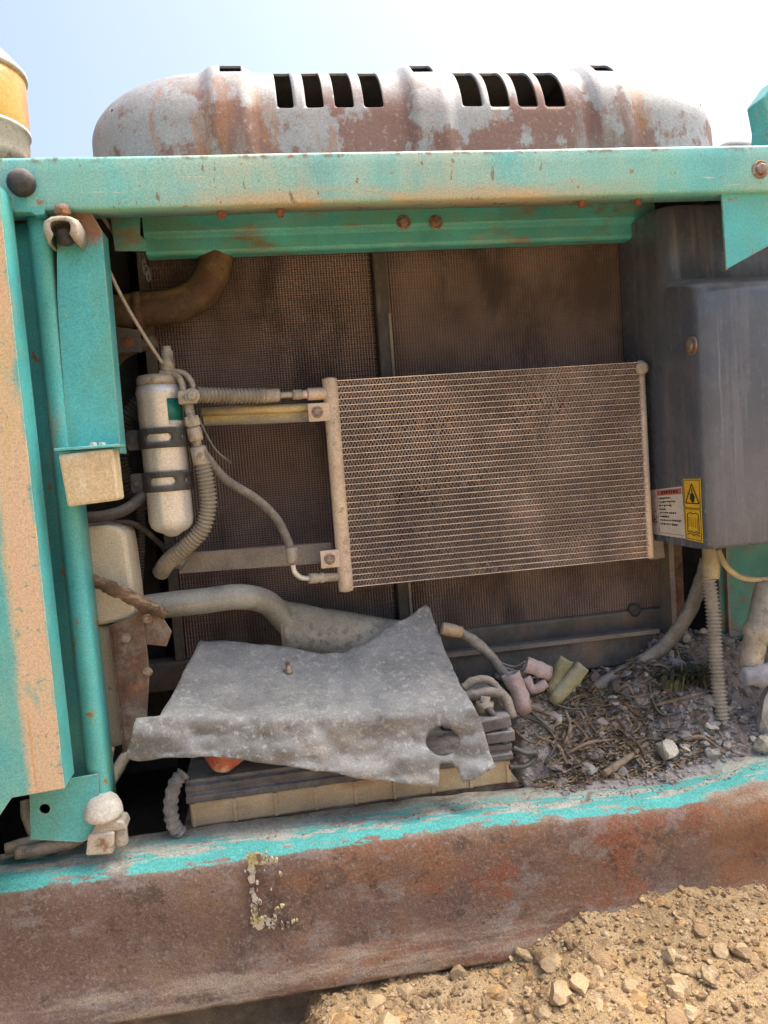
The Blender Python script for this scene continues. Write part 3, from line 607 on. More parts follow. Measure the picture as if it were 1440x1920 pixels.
# cream box on the post
a, b = P(108, 850, -0.035), P(222, 938, -0.035)
T = thing('cover_box', 'small cream coloured box fixed on the post beside the white bottle', 'box', ((a.x+b.x)/2, 0, b.z))
G().prism([(a.x, -0.035, a.z-0.002), (b.x, -0.035, a.z+0.002), (b.x+0.001, -0.035, b.z), (a.x+0.006, -0.035, b.z-0.004)], (0, 0.05, 0)).obj('case', 'cream_box', T, bevel=0.004)
G().box(a.x-0.004, b.x+0.010, -0.04, 0.02, a.z+0.0035, a.z+0.008).obj('lid', 'teal_latch_plate', T, bevel=0.001)
for x in (175, 192): bolt(P(x, 836, -0.012)+Vector((0, 0, -0.001)), (0, 0, 1), 0.006, 'cream_metal', T, h=0.9)

# ================================================================== RADIATOR
YR = 0.40
RZ0, RZ1 = 0.585, 1.455
T = thing('radiator', 'dusty brown radiator with two cores filling the back of the bay', 'radiator', (0.3, YR, 0.5))
def core(x0, x1, z0, z1, pitch=0.0062):
    base = G().box(x0, x1, YR+0.012, YR+0.03, z0, z1).obj('core_back', 'radiator_back', T)
    g = G(); n = int((x1-x0)/pitch)
    for i in range(n):
        x = x0+(i+0.5)*pitch; g.add([(x-0.0011, YR+0.012, z0), (x-0.0011, YR, z0), (x+0.0011, YR, z0), (x+0.0011, YR+0.012, z0), (x-0.0011, YR+0.012, z1), (x-0.0011, YR, z1), (x+0.0011, YR, z1), (x+0.0011, YR+0.012, z1)], [(0, 1, 5, 4), (1, 2, 6, 5), (2, 3, 7, 6)])
    z = z0; 
    while z < z1:
        d = 0.0006*math.sin(z*731); g.add([(x0, YR+0.0025, z+d), (x1, YR+0.0025, z-d), (x1, YR+0.0025, z-d+0.0015), (x0, YR+0.0025, z+d+0.0015), (x0, YR+0.0115, z+d), (x1, YR+0.0115, z-d), (x1, YR+0.0115, z-d+0.0015), (x0, YR+0.0115, z+d+0.0015)], [(0, 1, 2, 3), (3, 2, 6, 7), (0, 4, 5, 1)]); z += 0.0050
    o = g.obj('core_fins', 'radiator_dust', T, keepn=False); o['kind'] = 'stuff'
sx0, sx1 = P(694, 470, YR).x, P(719, 470, YR).x
core(P(285, 560, YR).x, sx0-0.002, RZ0, RZ1)
core(sx1+0.002, 0.925, RZ0, RZ1)
G().box(sx0, sx1, YR-0.028, YR+0.02, 0.50, RZ1).obj('centre_strut', 'strut_steel', T, bevel=0.003)
G().box(sx1-0.005, sx1+0.001, YR-0.032, YR-0.0285, 0.60, 1.30).obj('strut_edge_strip', 'bracket_grey', T)
G().box(-0.30, 0.92, YR-0.012, YR+0.04, 0.52, RZ0-0.001).obj('lower_tank', 'radiator_tank', T, bevel=0.006)
x0 = P(285, 560, YR).x
G().box(x0-0.022, x0-0.001, YR-0.01, YR+0.03, RZ0, RZ1).obj('side_plate', 'radiator_tank', T)
a = P(1190, 1145, YR-0.01)
G().lathe([(0.016, 0), (0.016, 0.006), (0.012, 0.012), (0.006, 0.013)], (a.x, YR-0.004, a.z), (0, -1, 0), 16).obj('drain_plug', 'dark_rubber', T)
# cross bar in front of the lower tank
T = thing('cross_bar', 'dull grey cross bar lying along the foot of the radiator', 'bar', (0.6, 0.36, 0.47))
a, b = P(835, 1215, 0.36), P(1185, 1250, 0.36)
G().box(0.12, 0.86, 0.345, 0.375, 0.470, 0.545).obj('bar', 'radiator_tank', T, bevel=0.004)
G().box(0.118, 0.862, 0.335, 0.3445, 0.538, 0.547).obj('lip', 'bracket_grey', T)
# upright plates right of the radiator foot
T = thing('side_stay', 'brown rusty stay between radiator and corrugated conduit', 'stay', (0.88, 0.38, 0.35))
a = P(1246, 1035, 0.36)
G().box(a.x, a.x+0.012, 0.34, 0.39, 0.40, 0.90).obj('stay_plate', 'bracket_grey', T)
G().box(a.x+0.030, a.x+0.058, 0.385, 0.40, 0.40, 0.90).obj('rust_strip', 'rust_steel', T)

# ================================================================== CONDENSER
YC = 0.25
c00, c01 = P(636, 715, YC), P(644, 1098, YC)
CX0, CX1, CZ0, CZ1 = 0.148, 0.797, 0.733, 1.150
T = thing('condenser', 'bright finned condenser core mounted in front of the brown radiator', 'condenser', (0.47, YC, CZ0))
NT = 35; dz = (CZ1-CZ0)/(NT-1)
g = G(); g.box(CX0-0.008, CX1+0.004, YC-0.008, YC+0.008, -0.00085, 0.00085)
base = g.obj('tube', 'cond_tube', T)
for i in range(NT):
    o = base if i == 0 else copy_of(base, T)
    o.location = Vector((0, 0.0005*math.sin(i*2.1), CZ0+i*dz))-T.location
g = G(); pit = 0.0034; ns = int((CX1-CX0)/pit); hw = 0.00042
for r in range(NT-1):
    za, zb = CZ0+r*dz+0.0009, CZ0+(r+1)*dz-0.0009; ph = random.random()
    V = []; F = []
    xs_ = []
    for i in range(ns+1):
        bent = sstep(0.12, 0.42, fbm((i*0.028, r*0.17, 7), 1.0, 3)); j = pit*(0.25*fbm((i*0.4, r*3.3, 0), 1.0, 2)+1.3*bent*fbm((i*0.21, r*5.1, 3), 1.0, 2))
        xs_.append((min(CX1, max(CX0, CX0+(i+ph*0.6)*pit+j)), za if i % 2 else zb))
    y0, y1 = YC-0.0065+0.001*math.sin(r), YC+0.007
    for (xa, z_a), (xb, z_b) in zip(xs_, xs_[1:]):
        n = len(V)
        V += [(xa-hw, y0, z_a), (xa+hw, y0, z_a), (xb+hw, y0, z_b), (xb-hw, y0, z_b), (xa-hw, y1, z_a), (xa+hw, y1, z_a), (xb+hw, y1, z_b), (xb-hw, y1, z_b)]
        F += [(n, n+1, n+2, n+3), (n+1, n+5, n+6, n+2), (n+4, n, n+3, n+7)]
    g.add(V, F)
o = g.obj('fins', 'cond_fin', T); o['kind'] = 'stuff'
hx = (P(612, 715, YC).x+P(640, 715, YC).x)/2
hx = 0.139
G().lathe([(0.006, CZ0-0.010), (0.0145, CZ0-0.007), (0.0155, CZ0-0.003), (0.0155, CZ1+0.003), (0.0145, CZ1+0.006), (0.006, CZ1+0.008)], (hx, YC, 0), (0, 0, 1), 24).obj('header', 'cond_header', T)
G().lathe([(0.004, CZ0-0.004), (0.008, CZ0-0.002), (0.008, CZ1+0.002), (0.004, CZ1+0.004)], (CX1+0.006, YC, 0), (0, 0, 1), 14).obj('end_header', 'cond_tube', T)
def tab(px, py, dx, Y=YC-0.012):
    c = P(px, py, Y); o = G().box(c.x-0.018, c.x+dx, Y-0.002, Y+0.002, c.z-0.018, c.z+0.018).obj('mounting_tab', 'cond_header', T, bevel=0.001)
    bolt((c.x, Y-0.002, c.z), (0, -1, 0), 0.0075, 'steel_bolt', o, h=0.8)
tab(595, 773, 0.03); tab(618, 1048, 0.02)
c = P(1204, 690, YC-0.012)
G().lathe([(0.011, 0), (0.014, 0.002), (0.014, 0.010), (0.009, 0.013), (0.005, 0.013)], (c.x, YC-0.004, c.z), (0, -1, 0), 16).obj('corner_grommet', 'dusty_alloy', T)

# brackets that carry the condenser
T = thing('upper_bracket', 'yellowish angle bracket bar between white bottle and condenser top', 'bracket', P(480, 790, YC))
a, b, c, d = P(378, 767, YC+0.012), P(592, 756, YC+0.012), P(600, 788, YC+0.012), P(382, 797, YC+0.012)
G().prism([a, b, c, d], (0, 0.004, 0)).obj('web', 'bracket_yellow', T, bevel=0.001)
G().tube([a+Vector((0, -0.004, -0.006)), b+Vector((0, -0.004, -0.008))], 0.009, 12, 1).obj('rail', 'bracket_yellow', T)
G().prism([d, c, c+Vector((0, -0.016, 0.0)), d+Vector((0, -0.016, 0.0))], (0, 0, -0.0025)).obj('lip', 'bracket_grey', T)
T = thing('lower_bracket', 'flat grey bracket bar running to the condenser foot', 'bracket', P(480, 1070, 0.275))
G().prism([P(335, 1040, 0.275), P(622, 1020, 0.275), P(622, 1055, 0.275), P(335, 1076, 0.275)], (0, 0.004, 0)).obj('web', 'bracket_grey', T, bevel=0.001)
G().prism([P(335, 1040, 0.275), P(622, 1020, 0.275), P(622, 1020, 0.275)+Vector((0, 0.02, 0)), P(335, 1040, 0.275)+Vector((0, 0.02, 0))], (0, 0, 0.0025)).obj('lip', 'bracket_grey', T)

# ================================================================== RECEIVER DRIER
BX, BY, BR = -0.187, 0.20, 0.0415
zt, zb = P(298, 735, BY-BR).z, P(322, 985, BY-BR).z
T = thing('receiver_drier', 'white metal receiver bottle held by two black slotted clamps', 'bottle', (BX, BY, zb))
G().lathe([(0.006, zb-0.024), (0.012, zb-0.022), (0.018, zb-0.017), (0.030, zb-0.012), (0.038, zb-0.004), (BR, zb+0.008), (BR, zt-0.006), (BR+0.0012, zt-0.004), (BR+0.0015, zt+0.004), (BR, zt+0.008), (BR-0.001, zt+0.014), (BR-0.008, zt+0.018)], (BX, BY, 0), (0, 0, 1), 48).obj('body', 'bottle_white', T)
G().lathe([(BR-0.002, zt+0.016), (BR-0.002, zt+0.028), (BR-0.006, zt+0.034), (0.012, zt+0.036)], (BX, BY, 0), (0, 0, 1), 40).obj('cap', 'dusty_alloy', T)
for k, (px, py) in enumerate(((300, 821), (310, 903))):
    zc = P(px, py, BY-BR).z; hh = 0.0185; cl = None
    for nm in ('strap',):
        pts = []; r1 = BR+0.0012
        # unrolled strap: arc length along the front of the bottle, with a long slot and a rivet hole
        L0, L1 = -r1*1.55, r1*1.75
        slot = [(-0.004+0.016*sx+0.0075*math.cos(t), 0.0075*math.sin(t)) for sx, ts in ((1, (-PI/2, PI/2)), (-1, (PI/2, 3*PI/2))) for t in [lerp(ts[0], ts[1], q/8) for q in range(9)]]
        rv = [(0.044+0.005*math.cos(q*PI/6), 0.005*math.sin(q*PI/6)) for q in range(12)] 
        pts, F = cdt([(L0, -hh), (L1, -hh), (L1, hh), (L0, hh)], [slot, rv], 0.006)
        V = [(BX+r1*math.sin(s/r1), BY-r1*math.cos(s/r1), zc+z) for s, z in pts]
        g = G().add(V, F, True); cl = g.obj('clamp', 'clamp_black', T, solid=0.003, soff=1)
    p = P(258 if k == 0 else 268, py, BY-BR*0.6)
    yt = BY-0.010
    x1 = BX-r1*0.985; x0 = x1-0.024
    G().prism([(x0+0.004, yt, zc-hh), (x1, yt, zc-hh), (x1, yt, zc+hh), (x0+0.004, yt, zc+hh), (x0, yt, zc+hh-0.005), (x0, yt, zc-hh+0.005)], (0, 0.003, 0)).obj('clamp_ear', 'clamp_black', T, bevel=0.0008)
    bolt((x0+0.012, yt, zc), (0, -1, 0), 0.006, 'clamp_black', T)
zc = P(330, 770, BY-BR).z; r1 = BR+0.0006
rows = [[(BX+r1*math.sin(a), BY-r1*math.cos(a), z) for a in [lerp(0.42, 1.35, k/14) for k in range(15)]] for z in (zc-0.016, zc+0.024)]
lb = G().sheet(rows).obj('label', 'label_green', T, solid=0.0005, soff=1)
rows = [[(BX+r1*math.sin(a), BY-r1*math.cos(a), z) for a in [lerp(0.42, 1.35, k/14) for k in range(15)]] for z in (zc-0.024, zc-0.0165)]
G().sheet(rows).obj('label_stripe', 'label_stripe', lb, solid=0.0005, soff=1)
# fittings on top of the bottle
T = thing('pipe_fitting', 'dusty pipe fitting with hex nuts beside the top of the white bottle', 'fitting', P(355, 745, 0.17))
tp = P(314, 690, 0.19)
G().lathe([(0.013, -0.006), (0.013, 0.014), (0.011, 0.016), (0.011, 0.030), (0.008, 0.034), (0.008, 0.040)], tp, (0.06, 0, 1), 16).obj('valve', 'dusty_alloy', T)
G().tube(path((300, 700, 0.185), (322, 700, 0.180), (338, 712, 0.175), (345, 735, 0.17), (349, 752, 0.168)), 0.0058, 10).obj('pipe', 'dusty_alloy', T)
G().tube(path((318, 695, 0.19), (345, 700, 0.185), (360, 718, 0.180), (365, 742, 0.178)), 0.0055, 10).obj('pipe', 'dusty_alloy', T)
c = P(352, 745, 0.165)
G().obox(c, Vector((1, 0, 0)), Vector((0, 1, 0)), Vector((0, 0, 1)), 0.017, 0.010, 0.0125).obj('manifold_block', 'dusty_alloy', T, bevel=0.003)
bolt(P(360, 742, 0.155), (0, -1, 0), 0.009, 'dusty_alloy', T, name='hex_nut', h=0.7)
pa, pb = P(352, 755, 0.170), P(378, 868, 0.185); ax = (pb-pa).normalized()
G().tube([pa, pa.lerp(pb, 0.35), pa.lerp(pb, 1.0)], [0.009, 0.0085, 0.0085], 12, 1).obj('down_pipe', 'dusty_alloy', T)
G().lathe([(0.0135, 0), (0.0145, 0.003), (0.0145, 0.018), (0.011, 0.020)], pa.lerp(pb, 0.22), ax, 6, False).obj('hex_nut', 'dusty_alloy', T)
G().lathe([(0.012, 0), (0.0135, 0.004), (0.0135, 0.022), (0.012, 0.026)], pa.lerp(pb, 0.40), ax, 16).obj('collar', 'dusty_alloy', T)
G().lathe([(0.013, 0), (0.015, 0.003), (0.0155, 0.030), (0.013, 0.034)], pa.lerp(pb, 0.72), ax, 18).obj('crimp_sleeve', 'dusty_alloy', T)

# hoses and lines around the bottle
def hose(name, pts, r, m, label, cat='hose', seg=12, n=8, corr=None, group=None, jit=0):
    o = G().tube(path(*pts), r, seg, n, corr, jit=jit).obj(name, m); tag(o, label, cat, group); return o
T = thing('upper_refrigerant_hose', 'ribbed hose running level from the pipe fitting to the condenser top', 'hose', P(480, 742, 0.22))
G().tube(path((366, 740, 0.175), (420, 742, 0.20), (500, 742, 0.23)), 0.0158, 14, 8, (0.0076, 0.0062)).obj('ribbed_sleeve', 'conduit', T)
pa, pb = P(490, 742, 0.228), P(612, 738, YC); ax = (pb-pa).normalized(); Lh = (pb-pa).length
for f0, f1, r in ((0, 0.27, 0.0135), (0.27, 0.47, 0.0065), (0.47, 0.62, 0.010), (0.62, 0.70, 0.0085), (0.70, 1.0, 0.0125)):
    G().lathe([(r*0.86, f0*Lh), (r, f0*Lh+0.002), (r, f1*Lh-0.002), (r*0.86, f1*Lh)], pa, ax, 18).obj('end_fitting', 'dusty_alloy' if f0 < 0.6 else 'cond_header', T)
hose('ribbed_hose', ((378, 862, 0.185), (386, 900, 0.19), (391, 945, 0.195), (380, 990, 0.20), (352, 1022, 0.21), (318, 1050, 0.23), (300, 1075, 0.27)), 0.0172, 'conduit', 'thick ribbed hose bending down under the white bottle', corr=(0.0074, 0.0062))
T = thing('lower_refrigerant_line', 'slim rubber hose curving down to the condenser foot', 'hose', P(545, 1050, 0.21))
G().tube(path((376, 838, 0.19), (392, 862, 0.19), (425, 900, 0.20), (480, 935, 0.205), (518, 972, 0.21), (540, 1015, 0.212), (547, 1040, 0.213)), [0.0075, 0.0085, 0.0085, 0.0085], 12).obj('hose_body', 'dusty_rubber', T)
pa, pb = P(546, 1026, 0.212), P(549, 1060, 0.213)
G().lathe([(0.009, 0), (0.0115, 0.002), (0.0115, 0.030), (0.009, 0.033)], pa, pb-pa, 16).obj('crimp_sleeve', 'dusty_alloy', T)
G().tube(path((549, 1058, 0.213), (553, 1073, 0.214), (565, 1083, 0.22), (585, 1085, 0.232)), 0.0052, 12).obj('bent_pipe', 'bottle_white', T)
pa, pb = P(578, 1085, 0.230), P(640, 1081, YC)
G().lathe([(0.009, 0), (0.0105, 0.002), (0.0105, 0.018), (0.0085, 0.020), (0.0085, 0.024), (0.0105, 0.026), (0.0105, 0.032), (0.0088, 0.034), (0.0088, (pb-pa).length)], pa, pb-pa, 16).obj('nut', 'dusty_alloy', T)
hose('thin_cable', ((372, 785, 0.19), (385, 812, 0.2), (405, 845, 0.21), (432, 868, 0.24)), 0.0026, 'dusty_rubber', 'thin cable hanging right of the pipe fitting', 'cable', 8)
hose('stay_rod', ((196, 490, 0.10), (230, 560, 0.12), (268, 625, 0.15), (305, 682, 0.18)), 0.0034, 'dusty_alloy', 'thin rod slanting from the teal plate down to the bottle top', 'rod', 8)
hose('ribbed_loom', ((262, 755, 0.27), (235, 790, 0.27), (222, 850, 0.27), (232, 900, 0.28), (262, 960, 0.29)), 0.019, 'dark_rubber', 'black ribbed loom hidden behind the white bottle', corr=(0.008, 0.004))
hose('loom_drop', ((262, 925, 0.26), (264, 1000, 0.27), (260, 1100, 0.28)), 0.010, 'dark_rubber', 'black ribbed loom dropping down behind the bottle foot', corr=(0.0065, 0.003))
hose('black_hose', ((130, 972, 0.12), (190, 968, 0.13), (235, 955, 0.15), (275, 925, 0.2)), 0.0105, 'dark_rubber', 'smooth black hose above the cream reservoir tank')
hose('black_hose', ((130, 992, 0.17), (190, 985, 0.18), (250, 982, 0.2), (300, 1020, 0.25), (330, 1055, 0.27)), 0.0055, 'dark_rubber', 'thin black hose between the tank top and the bottle foot')
T = thing('cable_plug', 'crumpled grey connector at the left end of the lower bracket', 'connector', P(330, 1050, 0.25))
G().tube(path((312, 1042, 0.255), (325, 1050, 0.252), (345, 1060, 0.25)), [0.012, 0.017, 0.012], 10, 4, jit=0.5).obj('boot', 'dusty_rubber', T)
G().tube(path((300, 1020, 0.26), (312, 1040, 0.255)), 0.004, 8, 1).obj('lead', 'dark_rubber', T)
# big hose at the top left and bracket below it
T = thing('radiator_hose', 'fat brown radiator hose curving up behind the beam at left', 'hose', P(300, 590, 0.33))
G().tube(path((150, 592, 0.33), (250, 582, 0.33), (325, 574, 0.33), (372, 552, 0.335), (398, 512, 0.34), (408, 455, 0.345), (410, 400, 0.35)), 0.034, 20).obj('hose_body', 'hose_brown', T)
G().tube([P(252, 582, 0.33), P(268, 581, 0.33)], 0.0365, 20, 1).obj('hose_clamp', 'rust_steel', T)
T = thing('small_bracket', 'small dusty bracket plate under the fat brown hose', 'bracket', P(240, 660, 0.24))
G().prism([P(212, 612, 0.24), P(262, 618, 0.24), P(266, 660, 0.24), P(214, 662, 0.24)], (0, 0.01, 0)).obj('plate', 'radiator_tank', T, bevel=0.002)
bolt(P(240, 640, 0.24), (0, -1, 0), 0.007, 'rust_bolt', T)
G().tube(path((205, 690, 0.35), (235, 660, 0.32), (290, 640, 0.3)), 0.012, 10).obj('pipe_stub', 'rust_steel', T)
T = thing('hook_chain', 'short dark chain hanging under the left end of the beam', 'chain', P(262, 490, 0.11))
for i in range(5):
    c = P(262+4*i, 474+11*i, 0.11); G().tube([c+Vector((0.0045*math.cos(t)*(1 if i % 2 else 0.5), 0.0045*math.cos(t)*(0.3 if i % 2 else 1), 0.0085*math.sin(t))) for t in [k*PI/5 for k in range(11)]], 0.0018, 6, 1, caps=False).obj('link', 'dark_rubber', T)

# ================================================================== RIGHT BOX with labels
XB = 0.828
T = thing('filter_housing', 'dark blue grey plastic housing at the right with warning labels', 'housing', (1.05, 0.2, 0.768))
def ring(yf, z, r=0.026, back=0.372):
    pts = [(XB, back, z)]+[(XB, lerp(back, yf+r, k/6), z) for k in range(1, 6)]
    pts += [(XB+r-r*math.cos(t), yf+r-r*math.sin(t), z) for t in [k*PI/2/8 for k in range(9)]]
    pts += [(XB+r+k*0.09, yf, z) for k in range(1, 6)]
    return pts
lv = [(0.10, 0.764, 0.02), (0.075, 0.765, 0.026), (0.066, 0.768, 0.026), (0.062, 0.775, 0.026)]+[(0.062, 0.775+k*0.07, 0.026) for k in range(1, 7)]+[(0.062, 1.250, 0.026), (0.064, 1.262, 0.028), (0.072, 1.272, 0.03), (0.088, 1.279, 0.034), (0.125, 1.286, 0.036), (0.150, 1.290, 0.036), (0.163, 1.296, 0.034), (0.168, 1.306, 0.034), (0.17, 1.34, 0.034), (0.172, 1.40, 0.034), (0.174, 1.445, 0.034), (0.178, 1.452, 0.034), (0.19, 1.454, 0.034)]
rows = [ring(*q) for q in lv]
rows = [[(x, y+0.0012*fbm((x, z, 4), 9, 2), z) for x, y, z in r] for r in rows]
G().sheet(rows).obj('shell', 'plastic_box', T)
o = bolt(PX(1297, 648, XB), (-1, 0, 0), 0.012, 'steel_bolt', T, h=0.5)
NX = Vector((-1, 0, 0))
def on_side(pts, off): return [PX(x, y, XB)+NX*off for x, y in pts]
def decal(name, pts, m, off, parent, th=0.0004):
    return G().prism(on_side(pts, off), NX*th).obj(name, m, parent)
def bil(q, u, v):
    a = (lerp(q[0][0], q[1][0], u), lerp(q[0][1], q[1][1], u)); b = (lerp(q[3][0], q[2][0], u), lerp(q[3][1], q[2][1], u)); return (lerp(a[0], b[0], v), lerp(a[1], b[1], v))
QW = [(1213, 920), (1279, 912), (1286, 1010), (1219, 1000)]
sub = lambda q, u0, v0, u1, v1: [bil(q, u0, v0), bil(q, u1, v0), bil(q, u1, v1), bil(q, u0, v1)]
wl = decal('white_label', QW, 'paper_white', 0.0006, T); wl['label'] = 'white warning label with red heading and small print'
decal('red_heading', sub(QW, 0.29, 0.03, 0.99, 0.14), 'paper_red', 0.0012, wl)
decal('pink_column', sub(QW, 0.02, 0.03, 0.27, 0.80), 'paper_pink', 0.0012, wl)
g = G(); rnd = random.Random(3)
def mark(q, off): g.prism(on_side(q, off), NX*0.0003)
for r, wid in enumerate((0.45, 0.62, 0.42, 0.22, 0.60, 0.36, 0.80, 0.64)):
    v = 0.185+r*0.078; u = 0.33
    while u < 0.33+wid*0.75:
        w = rnd.uniform(0.018, 0.05); mark(sub(QW, u, v, u+w, v+rnd.uniform(0.022, 0.040)), 0.0012); u += w+rnd.uniform(0.008, 0.022)
u = 0.42
while u < 0.9:
    w = rnd.uniform(0.03, 0.06); mark(sub(QW, u, 0.055, u+w, 0.115), 0.0019); u += w+0.03
for k in range(26):
    u, v = rnd.uniform(0.05, 0.24), rnd.triangular(0.40, 0.76, 0.70); mark(sub(QW, u, v, u+rnd.uniform(0.01, 0.03), v+rnd.uniform(0.01, 0.035)), 0.0019)
for q in ((0.285, 0.16, 0.292, 0.95), (0.285, 0.94, 0.98, 0.946)): mark(sub(QW, *q), 0.0012)
g.obj('print', 'print_black', wl)
QY = [(1281, 898), (1314, 897), (1319, 1018), (1286, 1011)]
yl = decal('yellow_label', QY, 'paper_yellow', 0.0007, T); yl['label'] = 'yellow warning label with black triangle pictogram'
g = G()
def line(pts, w):
    for (a, b), (c, d) in zip(pts, pts[1:]):
        L = math.hypot(c-a, (d-b)*3.2) or 1; nx_, ny_ = -(d-b)*3.2/L*w, (c-a)/L*w/3.2
        mark([bil(QY, a+nx_, b+ny_), bil(QY, c+nx_, d+ny_), bil(QY, c-nx_, d-ny_), bil(QY, a-nx_, b-ny_)], 0.0013)
line([(0.5, 0.08), (0.88, 0.395), (0.12, 0.395), (0.5, 0.08)], 0.030)
line([(0.06, 0.025), (0.94, 0.025), (0.94, 0.47), (0.06, 0.47), (0.06, 0.025)], 0.014)
line([(0.06, 0.49), (0.94, 0.49), (0.94, 0.975), (0.06, 0.975), (0.06, 0.49)], 0.014)
for poly in ([(0.42, 0.26), (0.56, 0.23), (0.66, 0.30), (0.60, 0.36), (0.55, 0.385), (0.44, 0.37), (0.36, 0.31)],):
    mark([bil(QY, *p) for p in poly], 0.0013)
line([(0.5, 0.16), (0.5, 0.26)], 0.03); line([(0.4, 0.24), (0.5, 0.30)], 0.025)
line([(0.18, 0.57), (0.34, 0.545), (0.5, 0.565), (0.66, 0.545), (0.82, 0.57), (0.82, 0.87), (0.66, 0.84), (0.5, 0.87), (0.34, 0.84), (0.18, 0.87), (0.18, 0.57)], 0.02)
for k in range(5): line([(0.26+k*0.12, 0.62), (0.26+k*0.12, 0.78)], 0.008)
line([(0.14, 0.91), (0.34, 0.88), (0.5, 0.91), (0.66, 0.88), (0.86, 0.91)], 0.022)
g.obj('pictogram', 'print_black', yl)
# grey strip below the white label
T = thing('label_backing', 'pale grey strip behind the lower right corner of the condenser', 'strip', PX(1230, 1045, 0.82))
G().prism([P(1216, 1000, 0.275), P(1243, 1008, 0.275), P(1247, 1046, 0.275), P(1218, 1050, 0.275)], (0, 0.02, 0)).obj('strip', 'bracket_grey', T, bevel=0.001)

# conduits below the box
T = thing('ribbed_conduit', 'upright ribbed conduit dropping from the housing into the rubble', 'conduit', P(1355, 1360, 0.16))
G().tube(path((1328, 1082, 0.20), (1336, 1140, 0.19), (1341, 1220, 0.18), (1348, 1300, 0.165), (1358, 1372, 0.15)), 0.0165, 16, 8, (0.0080, 0.0055)).obj('ribbed_sleeve', 'conduit', T)
G().tube(path((1330, 1015, 0.21), (1334, 1045, 0.205), (1332, 1085, 0.20)), [0.017, 0.019, 0.018], 16).obj('top_sleeve', 'bracket_yellow', T)
hose('dusty_hose', ((1326, 1050, 0.235), (1310, 1105, 0.245), (1285, 1160, 0.26), (1245, 1212, 0.28), (1190, 1250, 0.29), (1140, 1276, 0.29), (1110, 1300, 0.28)), 0.0155, 'dusty_rubber', 'thick dust covered hose sweeping from the housing to the rubble', jit=0.18)
hose('yellow_cable', ((1346, 1030, 0.19), (1362, 1062, 0.18), (1392, 1083, 0.17), (1440, 1086, 0.17), (1500, 1078, 0.17)), 0.0062, 'bracket_yellow', 'yellowish cable looping right from the conduit top', 'cable')
T = thing('divider_plate', 'shade darkened teal upright divider plate behind the ribbed conduit', 'plate', P(1375, 1300, 0.33))
a, b = P(1345, 1030, 0.33), P(1420, 1285, 0.33)
G().box(a.x, b.x+0.10, 0.33, 0.336, 0.40, 1.0).obj('plate', 'teal_shaded', T)
G().box(P(1363, 1100, 0.32).x, P(1367, 1100, 0.32).x, 0.318, 0.3295, 0.42, 0.90).obj('rib', 'bracket_grey', T)
T = thing('dusty_valve', 'dust caked grey valve body at the right edge', 'valve', P(1425, 1290, 0.14))
pa, pb = P(1408, 1240, 0.15), P(1440, 1090, 0.17)
G().lathe([(0.020, -0.02), (0.024, 0.0), (0.024, 0.05), (0.029, 0.055), (0.029, 0.075), (0.024, 0.08), (0.024, 0.16), (0.018, 0.17)], pa, pb-pa, 22).obj('body', 'dusty_alloy', T)
pa, pb = P(1392, 1268, 0.13), P(1470, 1262, 0.13)
G().lathe([(0.012, 0), (0.019, 0.004), (0.019, 0.025), (0.023, 0.028), (0.023, 0.07), (0.016, 0.08)], pa, pb-pa, 18).obj('port', 'bluish_valve', T)

# ================================================================== RESERVOIR, RUSTY STAY, PIPE, DUCT (left foot)
T = thing('reservoir_tank', 'cream translucent reservoir tank behind the teal post', 'tank', (-0.32, 0.16, 0.5))
a = P(238, 1000, 0.13)
xr = a.x; prof = [(-0.43, 0.912), (xr-0.035, 0.910), (xr-0.012, 0.902), (xr-0.003, 0.888), (xr-0.001, 0.86), (xr+0.001, 0.79), (xr+0.001, 0.745), (xr-0.010, 0.73), (-0.43, 0.725)]
G().prism([(x, 0.13, z) for x, z in prof], (0, 0.11, 0)).obj('bottle_upper', 'tank_plastic', T, bevel=0.008)
G().prism([(-0.43, 0.145, 0.724), (xr-0.018, 0.145, 0.724), (xr-0.030, 0.145, 0.50), (-0.43, 0.145, 0.48)], (0, 0.08, 0)).obj('bottle_lower', 'tank_plastic', T, bevel=0.008)
T = thing('rusty_stay', 'rusty upright flat bar left of the grey cover sheet', 'stay', P(240, 1400, 0.12))
G().prism([P(208, 1172, 0.12), P(268, 1148, 0.12), P(280, 1260, 0.12), P(272, 1405, 0.12), P(235, 1410, 0.12)], (0, 0.006, 0)).obj('upright', 'rust_steel', T, bevel=0.001)
G().prism([P(208, 1172, 0.12), P(235, 1410, 0.12), P(235, 1410, 0.17), P(208, 1172, 0.17)], (-0.004, 0, 0)).obj('side_flange', 'rust_steel', T)
G().prism([P(262, 1142, 0.13), P(298, 1148, 0.13), P(322, 1185, 0.13), P(312, 1212, 0.13), P(268, 1208, 0.13)], (0, 0.005, 0)).obj('ear', 'rust_steel', T, bevel=0.001)
for x, y in ((276, 1160), (236, 1196), (277, 1260)): bolt(P(x, y, 0.12), (0, -1, 0), 0.0055, 'steel_bolt', T)
g = G().tube(path((160, 1082, 0.08), (200, 1098, 0.09), (245, 1122, 0.10), (290, 1142, 0.105), (312, 1152, 0.108)), [0.007, 0.011, 0.013, 0.012, 0.008], 10, 8, jit=0.5)
tag(g.obj('broken_branch', 'wood'), 'short broken branch wedged between post and rusty flat bar', 'branch')
T = thing('air_pipe', 'bent pale metal pipe above the grey cover sheet', 'pipe', P(450, 1180, 0.24))
G().tube(path((215, 1150, 0.24), (300, 1136, 0.24), (380, 1127, 0.24), (450, 1119, 0.245), (500, 1130, 0.28), (532, 1162, 0.31), (560, 1190, 0.325)), 0.0255, 22).obj('bent_tube', 'pipe_alu', T)
T = thing('duct_sleeve', 'rough olive grey duct sleeve behind the cover sheet', 'duct', P(640, 1230, 0.26))
rows = []
